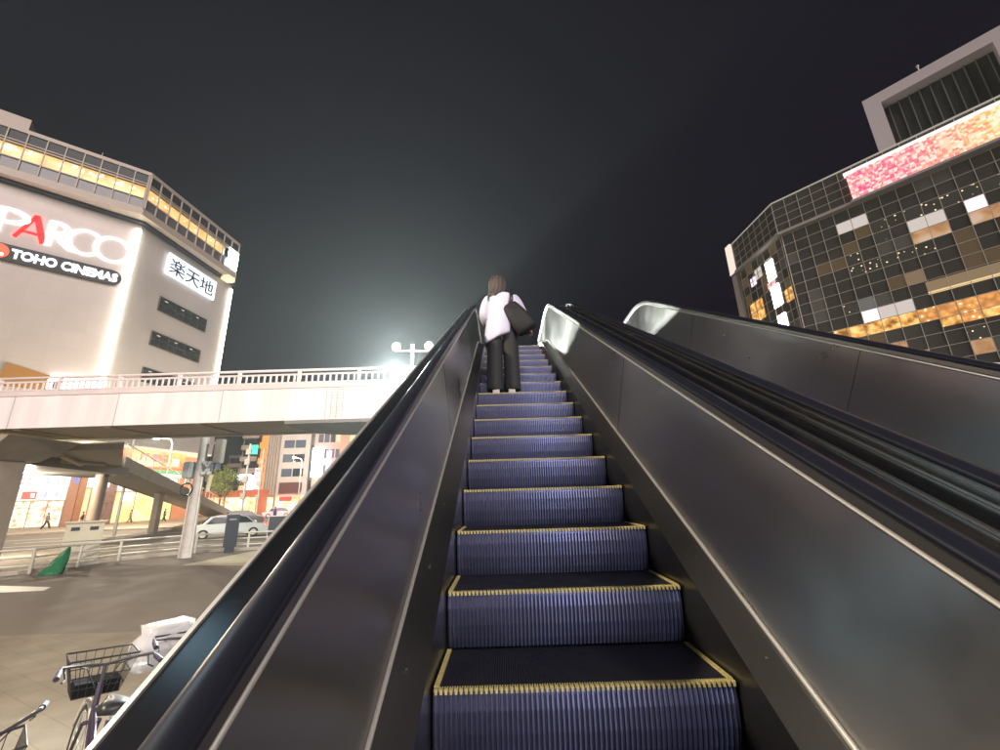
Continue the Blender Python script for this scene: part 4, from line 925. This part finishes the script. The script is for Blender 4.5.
# ================================================================= BICYCLES
def bicycle(label, loc, ang, basket=True, frame_col=(.05, .045, .07), saddle_m=None):
    root = thing('bicycle', label, 'bicycle', (0, 0, 0), 'bicycles parked beside the escalator')
    fm = mat('bike_paint_%d' % int(frame_col[0]*1000), frame_col, .3, .3); rb = BLACK
    V3 = Vector
    for wx in (.58, -.52):
        b = MB(); b.tube([V3((wx+.33*math.cos(a), 0, .34+.33*math.sin(a))) for a in [2*math.pi*k/36 for k in range(36)]], .018, 8, closed=True); w = b.build('wheel', rb, root, smooth=True)
        b = MB(); b.tube([V3((wx+.305*math.cos(a), 0, .34+.305*math.sin(a))) for a in [2*math.pi*k/36 for k in range(36)]], .010, 6, closed=True)
        for k in range(28):
            a = 2*math.pi*k/28; b.tube([V3((wx, .025*(-1)**k, .34)), V3((wx+.3*math.cos(a+.2*(-1)**(k//2)), 0, .34+.3*math.sin(a+.2*(-1)**(k//2))))], .0016, 4)
        b.tube([V3((wx, -.05, .34)), V3((wx, .05, .34))], .02, 8); b.build('rim_and_spokes', GALV, w)
        b = MB(); b.tube([V3((wx+.37*math.cos(a), 0, .34+.37*math.sin(a))) for a in [rad(20+150*k/14) for k in range(15)]], .022, 6); b.build('mudguard', GALV, root, smooth=True)
    b = MB()
    for a, c, r in (((.40, 0, .88), (.36, 0, .62), .02), ((.37, 0, .66), (-.02, 0, .28), .02), ((.38, 0, .74), (-.12, 0, .46), .016), ((-.02, 0, .28), (-.20, 0, .80), .018), ((-.02, .05, .29), (-.52, .06, .34), .011), ((-.02, -.05, .29), (-.52, -.06, .34), .011), ((-.17, .04, .70), (-.52, .06, .34), .009), ((-.17, -.04, .70), (-.52, -.06, .34), .009), ((.36, .05, .64), (.58, .05, .34), .012), ((.36, -.05, .64), (.58, -.05, .34), .012), ((.36, -.05, .64), (.36, .05, .64), .014)): b.tube([a, c], r, 8)
    b.build('frame', fm, root, smooth='auto')
    b = MB(); b.tube([(.40, 0, .86), (.41, 0, 1.0)], .013, 8)
    b.tube([(.18, -.29, 1.03), (.30, -.27, 1.05), (.40, -.12, 1.02), (.41, 0, 1.0), (.40, .12, 1.02), (.30, .27, 1.05), (.18, .29, 1.03)], .011, 8); hb = b.build('handlebar', mat('dark_handlebar', (.09, .085, .095), .35, .6), root, smooth='auto')
    for s in (-1, 1):
        c = MB(); c.tube([(.24, s*.28, 1.04), (.12, s*.30, 1.025)], .018, 8); c.build('grip', mat('purple_black_grip', (.03, .022, .05), .6), hb, smooth='auto')
        c = MB(); c.tube([(.32, s*.25, 1.03), (.22, s*.24, .99), (.16, s*.26, .985)], .006, 6); c.build('brake_lever', BLACK, hb)
        c = MB(); c.tube([(.34, s*.2, 1.04), (.46, s*.1, .98), (.42, 0, .8)], .004, 5); c.build('brake_cable', BLACK, hb)
    if basket:
        b = MB(); X0, X1, T0, T1 = .46, .76, .42, .80     # bottom / top
        def rimp(z):
            t = (z-.78)/(1.04-.78); hx0 = .48-.03*t; hx1 = .70+.07*t; hy = .14+.07*t; return [(hx0, -hy, z), (hx1, -hy, z), (hx1, hy, z), (hx0, hy, z)]
        for z in (.78, .84, .92, 1.04):
            r_p = rimp(z); b.tube([V3(q) for q in r_p]+[V3(r_p[0])], .004 if z < 1.03 else .007, 5)
        lo, hi = rimp(.78), rimp(1.04)
        for e in range(4):
            for k in range(7):
                f = k/7; a = V3(lo[e]).lerp(V3(lo[(e+1) % 4]), f); c = V3(hi[e]).lerp(V3(hi[(e+1) % 4]), f); b.tube([a, c], .003, 4)
        bk = b.build('basket', mat('black_wire', (.03, .026, .028), .4), root)
        c = MB(); c.box(.485, .695, -.138, .138, .775, .87); c.build('basket_floor', mat('matt_black', (.012, .012, .013), 1, spec=.05), bk)
    b = MB()
    b.loft([[(-.34+.30*0-.02, y*.10, .885+dz) for y, dz in ((-1, 0), (-.6, .035), (0, .045), (.6, .035), (1, 0), (0, -.02))],
            [(-.24, y*.10, .895+dz) for y, dz in ((-1, 0), (-.6, .03), (0, .035), (.6, .03), (1, 0), (0, -.02))],
            [(-.12, y*.04, .90+dz) for y, dz in ((-1, 0), (-.6, .02), (0, .025), (.6, .02), (1, 0), (0, -.02))],
            [(-.04, y*.02, .895+dz) for y, dz in ((-1, 0), (-.6, .015), (0, .02), (.6, .015), (1, 0), (0, -.015))]])
    b.build('saddle', saddle_m or BLACK, root, smooth=True)
    b = MB(); b.tube([(-.19, 0, .78), (-.215, 0, .89)], .013, 8); b.build('seat_post', GALV, root)
    b = MB(); b.tube([(-.02, -.06, .28), (-.02, .06, .28)], .02, 8); b.tube([(-.02, .07, .28), (.10, .07, .16)], .01, 6); b.tube([(-.02, -.07, .28), (-.14, -.07, .40)], .01, 6)
    b.box(.06, .14, .08, .17, .145, .17); b.box(-.18, -.10, -.17, -.08, .39, .415)
    b.tube([V3((-.02+.09*math.cos(a), .045, .28+.09*math.sin(a))) for a in [2*math.pi*k/20 for k in range(20)]], .006, 5, closed=True); b.build('crankset', GALV, root)
    b = MB(); b.box(-.70, -.36, -.06, .06, .725, .74); b.tube([(-.6, .055, .73), (-.53, .06, .36)], .006, 5); b.tube([(-.6, -.055, .73), (-.53, -.06, .36)], .006, 5); b.build('rear_rack', GALV, root)
    b = MB(); b.tube([(-.5, .07, .34), (-.58, .16, .02)], .01, 6); b.build('kickstand', GALV, root)
    root.location = loc; root.rotation_euler = (rad(4), 0, ang); return root
bang = math.atan2(.66, -.75)
bicycle('dark bicycle with black wire front basket, handlebar turned towards the street', (-2.93, 3.47, .008), bang, frame_col=(.06, .045, .08))
b2 = bicycle('bicycle with clear plastic cover over its basket, half hidden by the escalator edge', (-2.74, 4.12, .008), bang+rad(6), frame_col=(.03, .03, .035))
b3 = bicycle('bicycle at the bottom left corner with pale topped saddle', (-3.1, 2.92, .008), bang+math.pi, basket=True, frame_col=(.02, .02, .022), saddle_m=mat('pale_saddle', (.45, .44, .42), .35))
# plastic rain cover over the second basket
rnd = random.Random(9); rings = []
ca_, sa_ = math.cos(bang+rad(6)), math.sin(bang+rad(6))
for j in range(6):
    t = j/5; ring_ = []
    for k in range(16):
        a = 2*math.pi*k/16; sx = (.19+.03*(1-t))*(1 if t < .8 else .8); sy = (.24+.02*(1-t))*(1 if t < .8 else .8)
        x = .61+sx*math.copysign(abs(math.cos(a))**.6, math.cos(a))+rnd.uniform(-.012, .012); y = sy*math.copysign(abs(math.sin(a))**.6, math.sin(a))+rnd.uniform(-.012, .012); z = .80+.33*t+rnd.uniform(-.012, .012)
        ring_.append((-2.74+ca_*x-sa_*y, 4.12+sa_*x+ca_*y, z))
    rings.append(ring_)
b = MB(); b.loft(rings); PL = mat('clear_plastic', (.75, .75, .78), .15, bump=.4, bscale=9)
PL.node_tree.nodes['Principled BSDF'].inputs['Alpha'].default_value = .55
b.build('rain_cover', PL, smooth=True, label='crumpled clear plastic cover wrapped over a bicycle basket at the escalator edge', cat='plastic cover')

# ================================================================= PEOPLE
def skin_mesh(name, nodes, edges, m, parent, sub=2, mats=None):
    """nodes: (x,y,z,r)"""
    me = bpy.data.meshes.new(name); me.from_pydata([n[:3] for n in nodes], edges, [])
    o = bpy.data.objects.new(name, me); COL.objects.link(o)
    md = o.modifiers.new('s', 'SKIN'); sb_ = o.modifiers.new('ss', 'SUBSURF'); sb_.levels = sub; sb_.render_levels = sub
    for i, n in enumerate(nodes):
        r = n[3]; me.skin_vertices[0].data[i].radius = (r, r) if not isinstance(r, tuple) else r
    me.skin_vertices[0].data[0].use_root = True
    dg = bpy.context.evaluated_depsgraph_get(); dg.update()
    new = bpy.data.meshes.new_from_object(o.evaluated_get(dg)); bpy.data.objects.remove(o)
    new.materials.clear(); new.materials.append(m); new.shade_smooth()
    r = link(name, new, parent); return r
def ell(cx, cy, z, rx, ry, n=20, tilt=0, wob=0, rnd=None, ph=0):
    out = []
    for k in range(n):
        a = 2*math.pi*k/n; w = 1+(wob*math.sin(5*a+ph)+wob*.6*math.sin(9*a+2*ph) if wob else 0)
        x = rx*math.cos(a)*w; y = ry*math.sin(a)*w; out.append((cx+x, cy+y, z+tilt*x))
    return out
def loft_part(name, rings, m, parent, smooth=True, **kw):
    b = MB(); b.loft(rings); o = b.build(name, m, parent, smooth=True, **kw)
    md = o.modifiers.new('s', 'SUBSURF'); md.levels = 1; md.render_levels = 1
    return o

# woman on the escalator, seen from behind, facing +y
wm = thing('person', 'woman in loose white shirt and dark wide trousers standing on the escalator with a bag', 'person', (0, 0, 0))
nodes = [(0, 0, .80, .10), (0, 0, .95, .11), (.0, .0, 1.12, .11), (.0, .01, 1.27, .10), (-.005, .015, 1.33, .05), (-.02, .035, 1.40, .048), (-.03, .045, 1.45, .08), (-.035, .045, 1.50, .085), (-.035, .04, 1.545, .06), (-.035, .135, 1.455, .016),
         (-.15, .0, 1.26, .05), (-.22, -.01, 1.02, .036), (-.17, .17, .98, .03), (-.14, .25, 1.0, .024),
         (.15, .0, 1.27, .05), (.26, .03, 1.06, .036), (.33, .16, .92, .028), (.37, .22, .89, .024),
         (-.085, 0, .70, .08), (-.09, .01, .42, .055), (-.09, 0, .12, .038), (-.09, .0, .05, .04), (-.09, .12, .03, .03),
         (.085, 0, .70, .08), (.09, .02, .42, .055), (.09, .02, .12, .038), (.09, .02, .05, .04), (.09, .14, .03, .03)]
edges = [(0, 1), (1, 2), (2, 3), (3, 4), (4, 5), (5, 6), (6, 7), (7, 8), (6, 9), (3, 10), (10, 11), (11, 12), (12, 13), (3, 14), (14, 15), (15, 16), (16, 17), (0, 18), (18, 19), (19, 20), (20, 21), (21, 22), (0, 23), (23, 24), (24, 25), (25, 26), (26, 27)]
# fingers of the right hand resting on the handrail, and of the left hand
for (hx, hy, hz, wi, dx) in ((.37, .22, .89, 17, .012), (-.14, .25, 1.0, 13, -.010)):
    for k in range(4):
        ox = (k-1.5)*.019; i0 = len(nodes); ln = (.052, .060, .056, .044)[k]
        nodes.append((hx+ox, hy+.045, hz+.006, .0095)); nodes.append((hx+ox*1.05, hy+.045+ln*.5, hz-.004, .0085)); nodes.append((hx+ox*1.05, hy+.045+ln*.85, hz-.03, .0075))
        edges += [(wi, i0), (i0, i0+1), (i0+1, i0+2)]
    i0 = len(nodes); s = -1 if hx > 0 else 1
    nodes += [(hx+s*.03, hy+.01, hz-.005, .011), (hx+s*.045, hy+.04, hz-.018, .009)]; edges += [(wi, i0), (i0, i0+1)]
skin_mesh('body', nodes, edges, SKIN, wm, 1)
SHIRT = mat('white_cotton', (.58, .58, .72), .8, bump=1.0, bscale=5, stretch=((0, rad(20), 0), (1.6, 1.6, .5))); TROU = mat('dark_trousers', (.014, .016, .018), .75, bump=.3, bscale=9)
SHIRT.node_tree.nodes['Principled BSDF'].inputs['Sheen Weight'].default_value = .3
# shirt: hem slants, lower on the left
N_ = 44
sr = [ell(-.005, .01, 1.345, .055, .05, N_), ell(0, .005, 1.33, .10, .065, N_, 0), ell(.0, .0, 1.305, .160, .085, N_, -.02), ell(0, -.005, 1.26, .190, .105, N_, -.03, .012, ph=1), ell(-.005, -.005, 1.15, .178, .12, N_, 0, .03, ph=1.2), ell(-.01, -.01, 1.02, .178, .13, N_, .05, .05, ph=1.4), ell(-.02, -.01, .90, .19, .14, N_, .2, .065, ph=1.7), ell(-.03, -.01, .80, .198, .15, N_, .32, .075, ph=1.9), ell(-.035, -.01, .700, .205, .155, N_, .42, .085, ph=2), ell(-.035, -.01, .697, .19, .14, N_, .42, .085, ph=2)]
loft_part('shirt', sr, SHIRT, wm)
def sleeve(pts, rs):
    b = MB(); b.tube(pts, rs, 14); o = b.build('sleeve', SHIRT, wm, smooth=True); md = o.modifiers.new('s', 'SUBSURF'); md.levels = 1; md.render_levels = 1
sleeve([(-.13, 0, 1.285), (-.18, -.005, 1.22), (-.215, -.015, 1.12), (-.235, -.02, 1.01), (-.215, .05, .97), (-.19, .12, .965)], [.06, .07, .065, .062, .055, .048])
sleeve([(.13, 0, 1.285), (.18, .005, 1.24), (.23, .015, 1.15), (.275, .04, 1.06), (.305, .10, .99), (.33, .155, .935)], [.06, .07, .064, .06, .052, .046])
for s in (-1, 1):
    x = .095*s; rg = [ell(x*.55, .0, .93, .12, .12, 18), ell(x*.8, .0, .80, .115, .125, 18), ell(x, 0, .66, .108, .115, 18, 0, .02, ph=1), ell(x+.005*s, .01, .48, .098, .10, 18, 0, .03, ph=s), ell(x+.01*s, .01, .28, .098, .098, 18, 0, .04, ph=2*s), ell(x+.012*s, .01, .10, .102, .102, 18, 0, .05, ph=3*s), ell(x+.012*s, .01, .045, .104, .106, 18, 0, .05, ph=3*s), ell(x+.012*s, .01, .05, .08, .08, 18)]
    loft_part('trouser_leg', rg, TROU, wm)
    b = MB(); b.loft([[(x-.04, -.08, .0), (x+.04, -.08, .0), (x+.04, -.08, .06), (x-.04, -.08, .06)], [(x-.045, .0, .0), (x+.045, .0, .0), (x+.04, .0, .09), (x-.04, .0, .09)], [(x-.045, .12, .0), (x+.045, .12, .0), (x+.035, .12, .05), (x-.035, .12, .05)], [(x-.03, .17, .0), (x+.03, .17, .0), (x+.025, .165, .03), (x-.025, .165, .03)]])
    sh = b.build('shoe', mat('pale_shoe', (.55, .53, .5), .6), wm, bevel=.008)
# hair to the shoulders
HAIR = mat('brown_hair', (.065, .048, .04), .5, noise=(60, .4), stretch=((0, 0, 0), (1, 1, .08)))
hr = [ell(-.045, .045, 1.592, .02, .02, 22), ell(-.044, .04, 1.583, .052, .055, 22), ell(-.042, .032, 1.555, .086, .088, 22), ell(-.040, .022, 1.51, .106, .108, 22, 0, .01), ell(-.040, .012, 1.46, .113, .108, 22, 0, .03), ell(-.045, -.01, 1.40, .108, .088, 22, 0, .05), ell(-.055, -.03, 1.345, .098, .065, 22, 0, .08, ph=1), ell(-.075, -.05, 1.285, .075, .05, 22, 0, .1, ph=2), ell(-.09, -.06, 1.235, .045, .032, 22, 0, .12, ph=2), ell(-.095, -.062, 1.20, .012, .012, 22)]
loft_part('hair', hr, HAIR, wm)
hl = MB(); rh = random.Random(4)
for k in range(46):
    a = rad(rh.uniform(0, 360)); x0, y0 = -.042+.104*math.cos(a), .01+.10*math.sin(a)
    if y0 > .07: continue
    z1 = rh.uniform(1.17, 1.28); ox, oy = rh.uniform(-.035, .03)-.03, rh.uniform(-.02, .01)
    hl.tube([(x0*.75-.01, y0*.8, 1.56), (x0, y0, 1.50), (x0*1.02, y0-.012, 1.40), (x0*.9-.012+ox*.4, min(y0, -.02)-.025, 1.33), (x0*.7-.03+ox, -.075+oy*.3, z1)], [.006, .011, .012, .009, .002], 5)
hl.build('hair_locks', HAIR, wm, smooth=True)
wm.location = (.045, 5.06, 3.40); wm.scale = (1.03, 1.03, 1.045)
# her bag
bg_ = thing('shoulder_bag', 'black soft shoulder bag hanging at the right hip of the woman', 'bag', (0, 0, 0))
b = MB(); c0 = Vector((.20, -.12, .95)); ax = Vector((.56, 0, -.83)); px_ = Vector((.83, 0, .56)); rg = []
for t, w, dp in ((-.21, .06, .02), (-.18, .10, .04), (-.05, .125, .07), (.08, .135, .085), (.19, .14, .08), (.225, .12, .05)):
    rg.append([c0+ax*t+px_*(w*math.copysign(abs(math.cos(a))**.6, math.cos(a)))+Vector((0, dp*math.sin(a), 0)) for a in [2*math.pi*k/20 for k in range(20)]])
b.loft(rg); b.build('bag_body', mat('black_leather', (.006, .006, .008), .7, bump=.4, bscale=14), bg_, smooth=True)
for dx in (-.03, .03):
    b = MB(); b.tube([c0-ax*.17+px_*dx, Vector((.13+dx*.4, -.13, 1.22)), Vector((.12, -.07, 1.335)), Vector((.125, .03, 1.345)), Vector((.16, .09, 1.2)), c0-ax*.15+Vector((dx, .08, 0))], .011, 8); b.build('strap', BLACK, bg_, smooth=True)
bg_.location = wm.location; bg_.scale = wm.scale

def pedestrian(loc, ang, top, bot, label, h=1.66, stride=.22, cyc=False):
    t = thing('person', label, 'person', (0, 0, 0), 'passers-by on the far pavement'); s = h/1.66; q = stride
    nd = [(0, 0, .88, .11), (0, 0, 1.15, .12), (0, 0, 1.36, .10), (.0, 0, 1.44, .045), (.02, 0, 1.54, .085), (.02, 0, 1.62, .06),
          (0, .18, 1.34, .05), (.08, .22, 1.08, .04), (.16, .20, .88, .035), (0, -.18, 1.34, .05), (-.07, -.22, 1.08, .04), (-.02, -.22, .85, .035),
          (0, .09, .80, .08), (q*.6, .09, .45, .06), (q, .09, .08, .04), (q+.12, .09, .04, .035), (0, -.09, .80, .08), (-q*.3, -.09, .45, .06), (-q*1.1, -.09, .10, .04), (-q*1.1+.12, -.09, .05, .035)]
    ed = [(0, 1), (1, 2), (2, 3), (3, 4), (4, 5), (2, 6), (6, 7), (7, 8), (2, 9), (9, 10), (10, 11), (0, 12), (12, 13), (13, 14), (14, 15), (0, 16), (16, 17), (17, 18), (18, 19)]
    nd = [(a*s, b_*s, c*s, r*s) for a, b_, c, r in nd]
    skin_mesh('body', nd, ed, SKIN, t, 1)
    loft_part('jacket', [ell(0, 0, z*s, a*s, b_*s, 12) for z, a, b_ in ((1.42, .07, .09), (1.38, .12, .2), (1.2, .15, .21), (.95, .15, .19), (.80, .16, .19), (.80, .12, .15))], top, t)
    for sd, x0 in ((1, q), (-1, -q*1.1)):
        b = MB(); b.tube([(0, .09*sd*s, .86*s), ((x0*.6 if sd > 0 else -q*.3)*s, .09*sd*s, .45*s), (x0*s, .09*sd*s, .08*s)], [.10*s, .085*s, .07*s], 10); b.build('trouser_leg', bot, t, smooth=True)
    b = MB(); b.ball((.0, 0, 1.58*s), .105*s, 10, 8, (1, .95, 1)); b.build('hair', mat('black_hair', (.02, .017, .015), .5), t, smooth=True)
    t.location = loc; t.rotation_euler.z = ang; return t
blk = mat('black_cloth', (.02, .02, .025), .8); gry = mat('grey_cloth', (.16, .15, .15), .8); pnk = mat('tan_cloth', (.40, .22, .14), .8); wht = mat('pale_cloth', (.5, .5, .52), .8); pur = mat('purple_cloth', (.10, .05, .20), .8)
pedestrian((-48.9, 57.3, .15), rad(60), pnk, gry, 'person in tan top walking before the yellow shop, nearer the store corner', stride=.3)
pedestrian((-45.2, 58.3, .15), rad(250), blk, blk, 'person in black walking before the yellow shop, farther from the store corner', stride=.25)
pedestrian((-49.0, 47.0, .15), rad(20), gry, blk, 'person in grey bending forward outside the drugstore window', stride=.3)
pedestrian((-47.2, 49.0, .15), rad(200), blk, gry, 'person in dark jacket standing at the lit drugstore door', stride=.15)
pedestrian((-30.6, 58.5, 0), rad(120), pur, blk, 'person in purple coat crossing beside the pinkish car')
pedestrian((-29.5, 74.5, 0), rad(90), wht, gry, 'person in pale top waiting by the traffic island')

# unseen canopy added behind the viewer; its light box puts sheen on the risers
sc2 = thing('added_canopy', 'added low canopy behind the viewer with a light box for riser sheen', 'canopy', (1.4, -8, 0))
b = MB(); b.box(-3.5, 6.3, -11, -7.2, 4.6, 4.85); b.build('roof', GIRDD, sc2)
for x in (-3.2, 5.9):
    b = MB(); b.tube([(x, -7.6, 0), (x, -7.6, 4.6)], .1, 12); b.build('post', GALV, sc2, smooth='auto')
b = MB(); b.box(.95, 2.05, -7.19, -7.1, 3.4, 4.5); b.build('sheen_light_box', E('sheen_box_glow', (.58, .68, 1), 10), sc2)
# unseen station wing added on the left; its fins make the deck reflections
sw = thing('added_station_wing', 'added grey station wing left of the viewer with pale blue fins for reflections', 'building', (-31, 0, 0))
b = MB(); b.box(-46, -31, -22, 16.5, 0, 44); b.build('wall', mat('station_grey', (.28, .28, .29), .5, noise=(.3, .1)), sw)
for k in range(3):
    b = MB(); b.box(-30.95, -30.6, 13.0+1.2*k, 13.6+1.2*k, 22, 36); b.build('reflection_fin', E('blue_reflection_fin', (.50, .85, 1), 2.0), sw)
for j in range(9):
    b = MB(); b.box(-30.97, -30.9, -20, -1, 4+4*j, 6+4*j); b.build('window_band', E('office_band', (1, .85, .65), .10) if j % 3 else DGL, sw)
# ================================================================= ADDED HAZE (thin volume in place of lens glare round the lamps)
HAZE = .00045
if HAZE:
    hz = MB().box(-330, 330, -70, 430, -1.6, 55).build('glare_haze', mat('glare_haze_air'), kind='stuff')
    nt = MATS['glare_haze_air'].node_tree; nt.nodes.remove(nt.nodes['Principled BSDF'])
    pv = nt.nodes.new('ShaderNodeVolumePrincipled'); pv.inputs['Density'].default_value = HAZE; pv.inputs['Color'].default_value = (.86, .95, .96, 1); pv.inputs['Anisotropy'].default_value = .55
    nt.links.new(pv.outputs[0], nt.nodes['Material Output'].inputs['Volume'])
